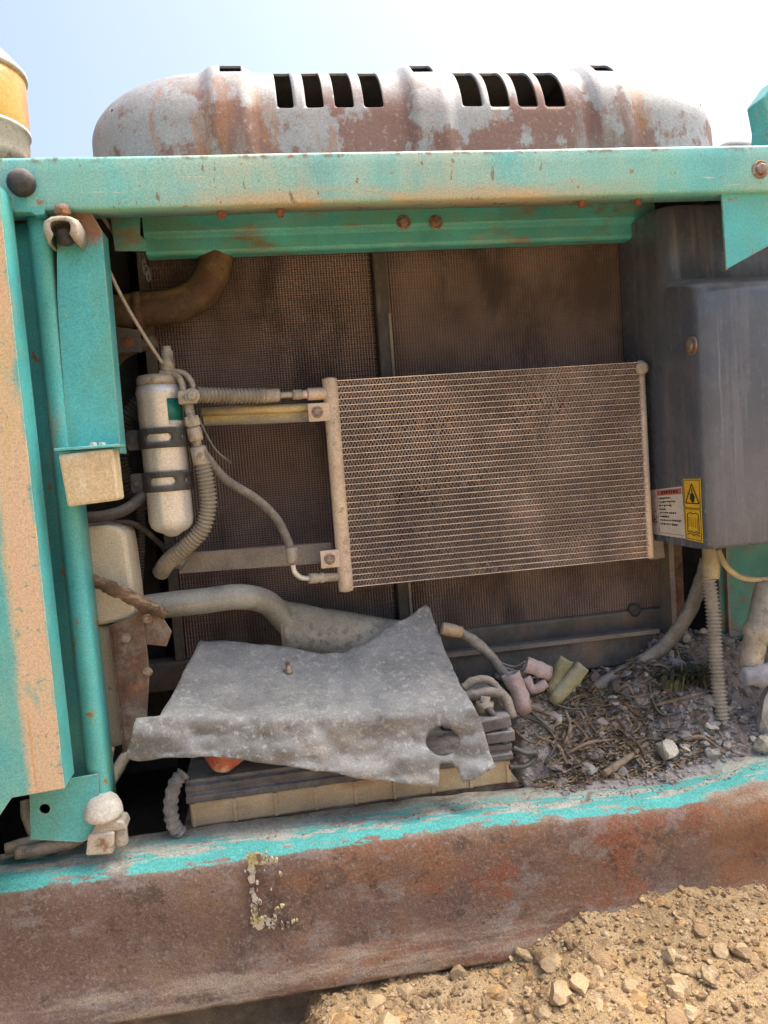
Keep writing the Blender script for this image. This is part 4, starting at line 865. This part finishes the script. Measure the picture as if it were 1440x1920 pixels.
for i in range(29):
    t = i/28; c0, c1 = P(lerp(530, 772, t), lerp(1126, 1166, t), 0.325), P(lerp(526, 772, t), lerp(1222, 1262, t), 0.325)
    mid = (c0+c1)/2; hz = (c0.z-c1.z)/2; bul = 0.0035 if i < 2 else 0
    rows.append([mid+Vector((0.003*fbm((t*9, k, 0), 1, 2), (0.036+bul)*math.cos(a), (hz+bul)*math.sin(a)+0.004*fbm((t*6, k*0.4, 3), 1, 3))) for k, a in enumerate([j*2*PI/24 for j in range(24)])])
g = G().sheet(rows, True, True); g.add(rows[0], [tuple(range(24))]); g.obj('sleeve', 'duct_felt', T)
rows = [[lerp_v for lerp_v in [m_ for m_ in r]] for r in rows[:1]]
c = sum((Vector(p) for p in rows[0]), Vector())/24
G().tube([c+(Vector(p)-c)*1.03 for p in rows[0]]+[c+(Vector(rows[0][0])-c)*1.03], 0.004, 8, 1, caps=False).obj('rim', 'bracket_grey', T)

# ================================================================== BATTERY
YB = 0.10
bx0, bx1 = P(350, 1512, YB).x, P(962, 1425, YB).x
T = thing('battery', 'large cream battery with dusty black lid under the grey cover sheet', 'battery', ((bx0+bx1)/2, 0.2, 0.345))
G().box(bx0+0.004, bx1-0.004, YB+0.003, 0.30, 0.343, 0.3895).obj('case', 'battery_case', T, bevel=0.004)
for i in range(9):
    x = lerp(bx0+0.008, bx1-0.014, i/8); G().box(x, x+0.006, YB+0.0005, YB+0.0034, 0.345, 0.388).obj('case_rib', 'battery_case', T)
G().prism([(bx0, y, z) for y, z in ((YB, 0.390), (YB-0.004, 0.393), (YB-0.004, 0.403), (YB+0.005, 0.405), (YB+0.005, 0.411), (YB-0.001, 0.413), (YB-0.001, 0.421), (YB+0.010, 0.424), (YB+0.014, 0.429), (YB+0.03, 0.430), (0.30, 0.430), (0.30, 0.390))], (bx1-bx0, 0, 0)).obj('lid', 'battery_lid', T, bevel=0.0015)
for i in range(3):
    x = lerp(bx0+0.1, bx1-0.1, i/2); G().lathe([(0.016, 0.429), (0.016, 0.436), (0.012, 0.438)], (x, 0.2, 0), (0, 0, 1), 18).obj('vent_cap', 'battery_lid', T)
G().box(bx1-0.052, bx1+0.006, YB-0.006, 0.2, 0.428, 0.449).obj('end_block', 'battery_lid', T, bevel=0.003)
c = P(418, 1432, 0.09)
T = thing('red_lead_boot', 'orange red terminal boot peeking out below the cover sheet', 'boot', (c.x, 0.13, 0.428))
rows = []
for k, (x0_, x1_, y_) in enumerate(((378, 462, 1412), (382, 462, 1424), (388, 455, 1438), (396, 438, 1449))):
    pa, pb = P(x0_, y_, 0.105), P(x1_, y_-4, 0.105)
    rows.append([Vector((lerp(pa.x, pb.x, t), 0.105+0.03*(2*t-1)**2, lerp(pa.z, pb.z, t))) for t in [j/10 for j in range(11)]])
G().sheet(rows).obj('cap_shell', 'red_cap', T, solid=0.004)
G().tube([rows[0][8]+Vector((0, 0.01, -0.012)), rows[0][10]+Vector((0.02, 0.02, -0.01)), rows[0][10]+Vector((0.06, 0.06, 0.0))], 0.007, 10).obj('lead', 'red_cap', T)
tr = G().box(bx0-0.01, bx1+0.01, 0.106, 0.31, 0.330, 0.3425).box(bx0+0.03, bx0+0.06, 0.15, 0.25, 0.216, 0.3297).box(bx1-0.06, bx1-0.03, 0.15, 0.25, 0.216, 0.3297).obj('battery_tray', 'rust_steel'); tag(tr, 'rusty tray under the large cream battery', 'tray')
# carrying straps
o = G().tube(path((345, 1448, 0.085), (328, 1470, 0.075), (320, 1510, 0.07), (325, 1545, 0.07), (338, 1562, 0.075)), lambda t: 0.0125+0.0016*math.sin(t*60), 10, 10).obj('rope_strap', 'rope'); tag(o, 'twisted grey rope strap at the left end of the battery', 'strap')
o = G().tube(path((962, 1402, 0.085), (985, 1412, 0.08), (1002, 1412, 0.09), (1003, 1420, 0.10), (985, 1436, 0.085), (955, 1438, 0.085)), 0.0048, 10, 10).obj('rope_strap', 'dark_rubber'); tag(o, 'black strap loop at the right end of the battery', 'strap')

# ================================================================== COVER SHEET over the battery
def fold_y(x): return interp([(230, 1346), (300, 1345), (560, 1346), (700, 1342), (830, 1336), (960, 1330)], x)
CREASES = [((300, 1330), (420, 1316), 0.004), ((397, 1338), (560, 1296), 0.005), ((560, 1296), (690, 1290), 0.0035), ((420, 1206), (470, 1342), 0.003), ((640, 1228), (700, 1338), 0.004), ((700, 1200), (850, 1300), -0.006), ((735, 1175), (780, 1335), -0.004), ((600, 1360), (690, 1455), 0.003), ((330, 1350), (360, 1415), -0.003), ((470, 1350), (520, 1430), 0.004)]
def crease(x, y):
    o = 0
    for (ax, ay), (bx, by), h in CREASES:
        dx, dy = bx-ax, by-ay; t = max(0, min(1, ((x-ax)*dx+(y-ay)*dy)/(dx*dx+dy*dy)))
        o += h*math.exp(-((x-ax-t*dx)**2+(y-ay-t*dy)**2)/180.0)
    return o
def cover_Y(x, y):
    fy = fold_y(x)
    if y <= fy:
        t = (fy-y)/135.0; Y = 0.048+0.205*t
        if y < 1200: Y = 0.048+0.205*(fy-1200)/135.0+(1200-y)*0.0008
    else: Y = 0.048-(y-fy)*0.00022
    Y += 0.024*fbm((x*0.006, y*0.009, 2), 1, 3)+0.008*fbm((x*0.018, y*0.03, 5), 1, 3)+crease(x, y)
    return Y
top = [(255, 1345), (300, 1343), (330, 1292), (352, 1245), (375, 1203), (430, 1205), (500, 1210), (540, 1216), (600, 1228), (645, 1226), (690, 1206), (735, 1172), (760, 1160), (786, 1142), (797, 1134), (806, 1142), (818, 1178), (832, 1218), (847, 1250), (862, 1285), (884, 1318), (898, 1345), (912, 1390), (928, 1438), (900, 1455), (868, 1467), (858, 1442), (853, 1414),
       (822, 1440), (821, 1476), (760, 1470), (700, 1462), (620, 1450), (560, 1440), (480, 1427), (400, 1418), (330, 1420), (250, 1425), (237, 1420)]
hole = [(829+32*math.cos(k*PI/14), 1390+29*math.sin(k*PI/14)) for k in range(28)]
top2 = [p for p in top if p != (853, 1414)]
i0 = top2.index((858, 1442)); top2[i0:i0+2] = [(856, 1440), (845, 1432), (823, 1432)]
top2 = [(x+1.2*fbm((x, y, 0), 0.06, 3), y+1.3*fbm((y, x, 4), 0.06, 3)) for x, y in dense(top2, 9)]
hole = [(x+1.2*fbm((x, y, 2), 0.09, 3), y+1.2*fbm((y, x, 6), 0.09, 3)) for x, y in hole]
pts, F = cdt(top2, [hole], 8)
V = []
for x, y in pts:
    Y = cover_Y(x, y); p = P(x, y, Y)
    # fold crease, tear dents
    V.append(p+Vector((0, 0, 0.0025*fbm((x*0.02, y*0.03, 7), 1, 3))))
g = G().add(V, F, True)
cs = g.obj('cover_sheet', 'cover_sheet', solid=0.0035)
tag(cs, 'bent grey cover sheet with notch and round hole lying on the battery', 'sheet')
def strip_on_cover(poly, name, m, lift=0.0022, st=7):
    pts, F = cdt(poly, [], st); V = []
    for x, y in pts:
        d = ray(x, y).normalized(); V.append(P(x, y, cover_Y(x, y))+Vector((0, 0, 0.0025*fbm((x*0.02, y*0.03, 7), 1, 3)))-d*lift)
    return G().add(V, F).obj(name, m, cs, solid=0.0008)
strip_on_cover(ragged([(382, 1405), (398, 1392), (418, 1390), (416, 1404), (395, 1413)], 6, 4), 'oil_stain', 'black_mark')
for a in (((397, 1336), (440, 1322), (470, 1308), (492, 1300), (470, 1309.6), (441, 1323.6)), ((480, 1310), (530, 1309), (546, 1300), (531, 1311), (505, 1312)), ((672, 1237), (690, 1246), (720, 1248), (689, 1248)), ((464, 1373), (482, 1362), (474, 1370))):
    strip_on_cover(list(a), 'crack', 'black_mark', 0.0018, 5)
c = P(541, 1262, cover_Y(541, 1262)); d = ray(541, 1262).normalized()
G().lathe([(0.008, 0), (0.008, 0.006), (0.005, 0.008), (0.005, 0.022), (0.003, 0.023)], c-d*0.003, (0, -0.25, 1), 12).obj('stud', 'steel_bolt', cs)

# ================================================================== BATTERY CABLES and broken fittings
T = thing('terminal_clamp', 'grey battery clamp with bundled leads right of the cover sheet', 'clamp', P(905, 1330, 0.13))
c = P(903, 1300, 0.14)
G().tube(path((868, 1290, 0.15), (890, 1276, 0.15), (915, 1275, 0.145), (932, 1290, 0.14), (945, 1325, 0.13)), 0.0085, 10, jit=0.2).obj('lead', 'dusty_rubber', T)
G().tube(path((862, 1306, 0.15), (895, 1302, 0.14), (925, 1298, 0.13), (948, 1310, 0.125), (960, 1345, 0.12)), 0.0105, 10, jit=0.2).obj('lead', 'dusty_rubber', T)
G().tube(path((900, 1318, 0.13), (922, 1338, 0.115), (938, 1360, 0.11), (948, 1395, 0.10)), 0.0075, 10, jit=0.2).obj('lead', 'dark_rubber', T)
g = G().lathe([(0.014, -0.03), (0.014, 0.0), (0.018, 0.002), (0.018, 0.018), (0.010, 0.020), (0.010, 0.03)], P(908, 1330, 0.135), (0.1, -0.2, 1), 14); g.obj('clamp_ring', 'dusty_alloy', T)
G().obox(P(925, 1352, 0.115), Vector((1, 0, 0.1)).normalized(), Vector((0, 1, 0)), Vector((-0.1, 0, 1)).normalized(), 0.03, 0.02, 0.012).obj('clamp_body', 'battery_lid', T, bevel=0.003)
G().box(P(872, 1290, 0.2).x, P(945, 1290, 0.2).x, 0.19, 0.27, 0.43, 0.50).obj('junction_block', 'clamp_black', T, bevel=0.004)
T = thing('frayed_cable', 'frayed dusty cable with peach coloured end at the sheet tip', 'cable', P(900, 1210, 0.25))
G().tube(path((832, 1178, 0.27), (858, 1185, 0.268), (885, 1200, 0.262), (918, 1228, 0.25), (945, 1262, 0.235), (962, 1290, 0.225)), [0.011, 0.012, 0.0115, 0.010, 0.009], 12, jit=0.25).obj('cable_body', 'dusty_rubber', T)
pa, pb = P(828, 1178, 0.268), P(866, 1186, 0.264); G().lathe([(0.012, 0), (0.0142, 0.003), (0.0142, 0.03), (0.0125, 0.034), (0.0125, (pb-pa).length)], pa, pb-pa, 14).obj('cable_end', 'battery_case', T)
for k in range(4): G().tube(path((930, 1240+k*3, 0.24), (965, 1250+8*k, 0.23), (985+6*k, 1240+10*k, 0.22)), 0.0022, 6).obj('strand', 'dusty_rubber', T)
T = thing('broken_elbow', 'broken pinkish plastic elbow piece lying on the rubble', 'elbow', P(985, 1320, 0.22))
WIRES = [((905, 1268), (950, 1290), (1000, 1345), (1040, 1380), 0.0026, 'dark thin wire curling off the battery clamp'), ((930, 1262), (985, 1285), (1050, 1330), (1110, 1335), 0.0022, 'thin wire under the pink elbow'), ((960, 1345), (1010, 1360), (1040, 1395), (1020, 1440), 0.003, 'dark wire curling down to the sill'), ((1215, 1285), (1222, 1320), (1240, 1345), (1275, 1340), 0.003, 'dark wire below the thick dusty hose')]
def hollow(pa, pb, r, th, m, nm, par):
    d = (pb-pa); L = d.length
    g = G().lathe([(r-th, 0.004), (r-th, L*0.5), (r-th, L*0.98), (r, L), (r*1.03, L*0.93), (r, L*0.86), (r*1.0, L*0.7), (r*0.93, L*0.6), (r*1.02, L*0.4), (r*0.95, L*0.2), (r, 0), (r-th, 0.0039)], pa, d, 22)
    g.v = [tuple(Vector(q)+0.0035*Vector((fbm(q, 30, 3), fbm((q[1], q[2], q[0]), 30, 3), fbm((q[2], q[0], q[1]), 30, 3)))) for q in g.v]
    return g.obj(nm, m, par)
hollow(P(985, 1335, 0.20), P(957, 1262, 0.21), 0.019, 0.003, 'pink_plastic', 'pipe_end', T)
hollow(P(1030, 1262, 0.22), P(985, 1246, 0.225), 0.016, 0.003, 'pink_plastic', 'pipe_end', T)
G().tube(path((985, 1270, 0.22), (1000, 1292, 0.215), (1025, 1280, 0.21)), 0.010, 10, jit=0.3).obj('torn_wall', 'pink_plastic', T)
T = thing('hose_stub', 'yellow green cut hose end pointing up, left of the pair', 'hose stub', P(1040, 1290, 0.23)); hollow(P(1030, 1300, 0.23), P(1062, 1236, 0.235), 0.0165, 0.003, 'olive_hose', 'tube_wall', T)
T = thing('hose_stub', 'grey green cut hose end pointing up, right of the pair', 'hose stub', P(1045, 1315, 0.21)); hollow(P(1035, 1318, 0.21), P(1092, 1250, 0.22), 0.0155, 0.003, 'olive_hose', 'tube_wall', T)

# ================================================================== DOOR STOP and hoses at the lower left
T = thing('door_stop', 'dusty mushroom shaped rubber door stop standing on the sill', 'door stop', P(200, 1600, 0.03))
b0 = P(200, 1600, 0.025); zc = lambda py: P(195, py, 0.025).z
G().prism([P(160, 1606, 0.0), P(212, 1602, 0.0), P(214, 1560, 0.0), P(164, 1566, 0.0)], (0, 0.04, 0)).obj('base_block', 'cream_metal', T, bevel=0.004)
G().prism([P(168, 1567, 0.004), P(238, 1556, 0.004), P(232, 1542, 0.004), P(206, 1536, 0.004), P(178, 1546, 0.004)], (0, 0.04, 0)).obj('base_plate', 'dusty_alloy', T, bevel=0.003)
c = P(226, 1563, 0.02); G().lathe([(0.011, -0.018), (0.012, -0.015), (0.012, 0.016), (0.009, 0.02)], c, (0, 0, 1), 16).obj('side_pin', 'dusty_alloy', T)
c = P(196, 1530, 0.022); G().lathe([(0.010, -0.026), (0.010, 0.0), (0.012, 0.004)], c, (0, 0, 1), 16).obj('stem', 'cream_metal', T)
c = P(195, 1528, 0.022); G().lathe([(0.010, 0.001), (0.020, -0.002), (0.0275, -0.003), (0.0315, 0.002), (0.0315, 0.007), (0.0295, 0.017), (0.0245, 0.028), (0.017, 0.035), (0.009, 0.0375), (0.002, 0.038)], c, (0.03, -0.05, 1), 28).obj('cap', 'white_plastic', T)
hose('floor_hose', ((10, 1592, 0.06), (70, 1576, 0.07), (118, 1560, 0.08), (160, 1522, 0.09), (192, 1462, 0.11), (205, 1400, 0.13)), 0.0105, 'dusty_rubber', 'dusty hose rising beside the post foot, nearest the post', jit=0.15)
hose('floor_hose', ((30, 1600, 0.045), (100, 1588, 0.05), (150, 1572, 0.06), (178, 1530, 0.08), (205, 1470, 0.10), (240, 1410, 0.13)), 0.0105, 'dusty_rubber', 'dusty hose rising behind the mushroom shaped door stop', jit=0.15)
hose('floor_hose', ((46, 1500, 0.10), (52, 1540, 0.09), (70, 1572, 0.075), (110, 1585, 0.065)), 0.0085, 'dusty_rubber', 'short hose curving under the foot plate at lower left', jit=0.15)

# ================================================================== RUBBLE inside the bay
def rub_z(x, y):
    z = 0.320+0.118*sstep(0.085, 0.26, y)
    z += 0.034*sstep(0.66, 0.50, x)*sstep(0.1, 0.2, y)
    z += 0.055*sstep(0.72, 0.86, x)*sstep(0.20, 0.34, y)+0.014*sstep(0.62, 0.8, x)*sstep(0.05, 0.11, y)
    z += (0.026*fbm((x, y, 1), 9, 4)+0.016*fbm((x, y, 4), 28, 4))*sstep(0.05, 0.14, y)
    return max(z, 0.318)*1.0
xs_ = [0.40+i*0.008 for i in range(126)]; ys_ = [0.03+j*0.008 for j in range(47)]
def rz(x, y): 
    e = sstep(0.03, 0.085, y)*sstep(0.40, 0.47, x)
    return lerp(0.312 if y < 0.11 else 0.23, rub_z(x, y)+0.012, e)
g = G().sheet([[(x, y, rz(x, y)) for x in xs_] for y in ys_]); ro = g.obj('rubble_bed', 'debris_soil'); tag(ro, 'grey brown dirt bed heaped on the bay floor', 'dirt', None, 'stuff')
# stones: shared lumps
LUMPS = []
def lump(sd, sub=2):
    bm = bmesh.new(); bmesh.ops.create_icosphere(bm, subdivisions=sub, radius=1)
    o = Vector((sd*3.7, sd*1.3, sd*9.1))
    for v in bm.verts:
        n = v.co.normalized(); k = 1+0.42*noise.noise(n*1.3+o)+0.16*noise.noise(n*3.1+o)
        for q in range(5):                                       # knock flats off, as broken stone has
            d = Vector((math.sin(sd*7+q*2.4), math.cos(sd*5+q*1.7), math.sin(q*3.1+sd))).normalized()
            h = n.dot(d)*k
            if h > 0.62: n2 = n*k-d*(h-0.62); k = n2.length; n = n2.normalized()
        v.co = n*k
    me = bpy.data.meshes.new('stone'); bm.to_mesh(me); bm.free()
    return me
for i in range(7):
    me = lump(i+1); LUMPS.append(me)
def lump_m(i, m):
    me = LUMPS[i].copy(); me.materials.append(MATS[m]); return me
LM = {m: [lump_m(i, m) for i in range(7)] for m in ('grey_stone', 'pale_stone', 'tan_stone', 'ochre_stone', 'clod')}
def stone(c, s, m, label, group, i=None, sq=None):
    me = random.choice(LM[m]) if i is None else LM[m][i]
    o = bpy.data.objects.new('stone', me); COL.objects.link(o)
    o.location = c; o.scale = sq or (s*random.uniform(0.8, 1.25), s*random.uniform(0.8, 1.2), s*random.uniform(0.6, 0.95)); o.rotation_euler = (random.uniform(-0.5, 0.5), random.uniform(-0.5, 0.5), random.uniform(0, 6))
    tag(o, label, 'stone', group); return o
def on_rub(px, py):                                              # where the sight line meets the dirt bed
    d = ray(px, py)
    for k in range(400):
        t = 1.2+k*0.003; q = CP+d*t
        if q.y > 0.04 and q.z < rz(q.x, q.y): return q
    return CP+d*1.6
def on_ground(px, py):
    d = ray(px, py)
    for k in range(600):
        t = 0.7+k*0.0025; q = CP+d*t
        if q.z < ground_z(q.x, q.y): return q
    return CP+d*1.3
stone(on_rub(1252, 1412)+Vector((0, 0, 0.006)), 0.026, 'pale_stone', 'pale rounded stone, largest on the sill edge rubble', None, 0, (0.036, 0.026, 0.026))
stone(P(1446, 1338, 0.125), 0.06, 'grey_stone', 'big grey boulder at the right edge of the bay', None, 2, (0.042, 0.036, 0.066))
stone(on_rub(1428, 1408)+Vector((0.002, 0, 0.01)), 0.03, 'pale_stone', 'pale flat stone under the grey boulder at right', None, 3, (0.032, 0.022, 0.022))
stone(on_rub(1336, 1418)+Vector((0, 0, 0.004)), 0.02, 'grey_stone', 'grey stone between pale stone and boulder on the sill', None, 4, (0.020, 0.017, 0.015))
LB = 'small grey stone in the rubble behind the sill'
for k in range(120):
    x = random.triangular(0.44, 1.15, 1.0); y = random.uniform(0.075, 0.34)
    s = random.uniform(0.006, 0.017)*(1.15 if y < 0.14 else 0.9)
    stone((x, y, rz(x, y)+s*0.25), s, random.choice(('grey_stone', 'grey_stone', 'grey_stone', 'pale_stone')), LB, 'small stones in the bay rubble')
def small_stones(name, m, count, place, smin, smax, label):
    bm = bmesh.new(); bmesh.ops.create_icosphere(bm, subdivisions=1, radius=1); BV = [v.co.copy() for v in bm.verts]; BF = [[v.index for v in f.verts] for f in bm.faces]; bm.free()
    V = []; F = []; rr = random.Random(count)
    for i in range(count):
        c = place(rr); s = smin*(smax/smin)**(rr.random()**2.2); e = Matrix.Rotation(rr.uniform(0, 6), 3, 'Z') @ Matrix.Rotation(rr.uniform(-0.6, 0.6), 3, 'X') @ Matrix.Diagonal((s*rr.uniform(0.7, 1.4), s*rr.uniform(0.7, 1.3), s*rr.uniform(0.5, 0.9)))
        n = len(V); of = Vector((i*1.7, i*0.3, 0))
        V += [tuple(c+e @ (b*(1+0.45*noise.noise(b*1.4+of)))) for b in BV]; F += [tuple(n+k for k in f) for f in BF]
    me = bpy.data.meshes.new(name); me.from_pydata(V, [], F); me.materials.append(MATS[m]); o = bpy.data.objects.new(name, me); COL.objects.link(o)
    tag(o, label, None, None, 'stuff'); return o
def place_rub(rr):
    x = rr.uniform(0.43, 1.2); y = rr.uniform(0.05, 0.36); return Vector((x, y, rz(x, y)+0.001))
small_stones('bay_clods', 'debris_soil', 420, lambda q: (lambda p: p)(place_rub(q)), 0.005, 0.017, 'lumps of caked grey brown dirt over the dirt bed')
small_stones('bay_gravel', 'grey_stone', 2600, place_rub, 0.002, 0.0065, 'fine grey gravel strewn over the dirt bed')
def place_sill(rr):
    x = rr.triangular(-0.5, 1.1, 0.8); y = rr.uniform(0.02, 0.09); return Vector((x, y, sill_top(x)+0.002))
small_stones('sill_grit', 'grey_stone', 700, place_sill, 0.001, 0.0035, 'fine grey grit lying on top of the sill')
# twigs and sticks in the rubble
TW = [((1130, 1462), (1165, 1440), (1212, 1405), 0.008, 'pale stick lying against the sill beside the pale stone'),
      ((1225, 1330), (1290, 1312), (1338, 1300), 0.0042, 'reddish thin stick left of the ribbed conduit'),
      ((985, 1330), (1040, 1350), (1085, 1362), 0.004, 'brown twig just below the pink elbow piece'),
      ((1000, 1385), (1045, 1405), (1062, 1440), 0.004, 'brown twig right of the black strap loop'),
      ((1110, 1360), (1150, 1352), (1190, 1330), 0.0032, 'thin twig crossing the middle of the rubble'),
      ((1060, 1420), (1100, 1400), (1150, 1392), 0.0036, 'twig lying level in the lower rubble'),
      ((1090, 1330), (1110, 1370), (1140, 1400), 0.003, 'dark twig slanting down through the rubble'),
      ((1240, 1290), (1262, 1310), (1290, 1335), 0.0035, 'short twig under the thick dusty hose'),
      ((1150, 1300), (1185, 1312), (1220, 1305), 0.003, 'short twig below the end of the dusty hose'),
      ((960, 1370), (985, 1392), (1015, 1402), 0.003, 'twig lying at the battery end')]
for a, b, c, r, lb in TW:
    pts = [on_rub(*q)+Vector((0, -0.004, r*1.2+0.004)) for q in (a, b, c)]
    tag(G().tube(pts, [r*0.8, r, r*0.9, r*0.6], 8, 6, jit=0.4).obj('twig', 'twig'), lb, 'twig')
for a, b, c, d, rr_, lb in WIRES:
    tag(G().tube([on_rub(*q)+Vector((0, -0.006, 0.008)) for q in (a, b, c, d)], rr_, 7, 8).obj('wire', 'dark_rubber'), lb, 'wire')
for k in range(34):
    x = random.triangular(0.46, 0.98, 0.66); y = random.uniform(0.10, 0.31); a = random.uniform(0, PI); L = random.uniform(0.03, 0.08); rr_ = random.uniform(0.0018, 0.0042)
    pts = []
    for t in (-0.5, 0, 0.5):
        px_, py_ = x+math.cos(a+t*0.6)*L*t, y+math.sin(a+t*0.6)*L*t*0.7; pts.append(Vector((px_, py_, rz(px_, py_)+0.006+0.012*random.random())))
    tag(G().tube(pts, [rr_*0.7, rr_, rr_*0.6], 7, 5, jit=0.4).obj('twig', random.choice(('twig', 'wood'))), 'short broken brown twig lying in the rubble', 'twig', 'short twigs in the bay rubble')
def straw(name, m, count, region, ln, wd, label, up=0.25, seed=5):
    rr = random.Random(seed); V = []; F = []
    for i in range(count):
        x, y = region(rr); z = rz(x, y)+0.003; a = rr.uniform(0, 2*PI); L = rr.uniform(*ln); w = rr.uniform(*wd)
        d = Vector((math.cos(a), math.sin(a)*0.7, rr.uniform(-0.1, up))); s = Vector((-d.y, d.x, 0.3)).normalized()*w; c = Vector((x, y, z)); k = Vector((0, 0, rr.uniform(-0.2, 0.3)*L*0.3))
        n = len(V); V += [c-d*L/2-s, c-d*L/2+s, c+k-s*1.2, c+k+s*1.2, c+d*L/2-s*0.4, c+d*L/2+s*0.4]; F += [(n, n+1, n+3, n+2), (n+2, n+3, n+5, n+4)]
    me = bpy.data.meshes.new(name); me.from_pydata([tuple(v) for v in V], [], F); me.materials.append(MATS[m]); o = bpy.data.objects.new(name, me); COL.objects.link(o); tag(o, label, None, None, 'stuff')
straw('dry_straw', 'dry_grass', 1500, lambda rr: (rr.triangular(0.44, 0.86, 0.55), rr.uniform(0.08, 0.30)), (0.02, 0.07), (0.0006, 0.0014), 'dry straw and stalks matted over the rubble')
straw('leaf_litter', 'leaf_green', 260, lambda rr: (rr.uniform(0.44, 0.95), rr.uniform(0.10, 0.33)), (0.010, 0.028), (0.002, 0.005), 'dull green and brown leaf litter in the rubble', 0.5, 9)
straw('brown_leaves', 'twig', 420, lambda rr: (rr.triangular(0.44, 0.95, 0.62), rr.uniform(0.08, 0.32)), (0.014, 0.035), (0.002, 0.006), 'curled brown leaves in the rubble', 0.5, 29)
WD = thing('weed_clump', 'dark olive weed clump between the dusty hose and the ribbed conduit', 'weed', on_rub(1275, 1275))
rr = random.Random(41); V = []; F = []; c0 = on_rub(1275, 1278)
for i in range(230):
    a = rr.uniform(0, 2*PI); L = rr.uniform(0.02, 0.06); b = c0+Vector((rr.gauss(0, 0.024), rr.gauss(0.0, 0.02), -0.005)); w = rr.uniform(0.0012, 0.0040)
    d = Vector((math.cos(a)*0.55, math.sin(a)*0.45, 1)).normalized(); sd_ = Vector((-math.sin(a), math.cos(a), 0))*w; n = len(V)
    V += [b-sd_, b+sd_, b+d*L*0.55-sd_*1.3, b+d*L*0.55+sd_*1.3, b+d*L*0.8+Vector((math.cos(a), math.sin(a), -0.1))*L*0.35]; F += [(n, n+1, n+3, n+2), (n+2, n+3, n+4)]
G().add(V, F).obj('leaves', 'leaf_green', WD, keepn=True)
G().tube([c0+Vector((0, 0, -0.01)), c0+Vector((0.006, 0, 0.03)), c0+Vector((0.0, 0.005, 0.07))], [0.003, 0.002, 0.001], 7, 4).obj('stem', 'twig', WD)
straw('dark_litter', 'wood', 1300, lambda rr: (rr.triangular(0.44, 0.95, 0.6), rr.uniform(0.08, 0.32)), (0.012, 0.05), (0.0008, 0.0022), 'dark broken stalks in the rubble', 0.3, 19)

# ================================================================== STONES on the ground
LB = 'small tan stone on the loose soil in front of the sill'
BIG = [((1035, 1815), 0.030, 'rounded tan stone, largest near the sill'), ((1330, 1838), 0.022, 'upright reddish stone at the lower right'), ((1050, 1875), 0.030, 'large dull stone near the bottom centre'), ((1180, 1858), 0.022, 'greyish stone on the slope at bottom right'), ((650, 1815), 0.024, 'tan stone where the soil meets the sill at left'), ((740, 1795), 0.020, 'tan stone tucked under the sill lip'), ((1390, 1790), 0.024, 'long pale stone at the right edge of the slope'), ((1270, 1870), 0.020, 'pale stone low on the right slope'), ((860, 1830), 0.022, 'flat tan stone left of the largest stone'), ((985, 1795), 0.020, 'tan stone touching the sill foot')]
for (px, py), s, lb in BIG:
    c = on_ground(px, py); stone(c+Vector((0, 0, s*0.25)), s*0.8, 'tan_stone', lb, None)
for k in range(255):
    px = random.uniform(590, 1440); py = random.uniform(1650, 1930)
    c = on_ground(px, py)
    if c.y > -0.03: continue
    s = 0.006*(0.026/0.006)**(random.random()**2); stone(c+Vector((0, 0, -s*0.1)), s, random.choice(('tan_stone', 'tan_stone', 'ochre_stone', 'clod', 'clod')), LB, 'small stones on the loose soil')
def place_gr(rr):
    x = rr.uniform(-0.1, 1.25); y = rr.uniform(-0.62, 0.0); return Vector((x, y, ground_z(x, y)+0.001))
small_stones('soil_clods', 'clod', 6000, place_gr, 0.0016, 0.0085, 'crumbly brown clods over the loose soil')
small_stones('soil_gravel', 'tan_stone', 5000, lambda q: place_gr(q) if q.random() < 2 else None, 0.0014, 0.0065, 'fine tan gravel and clods on the loose soil')
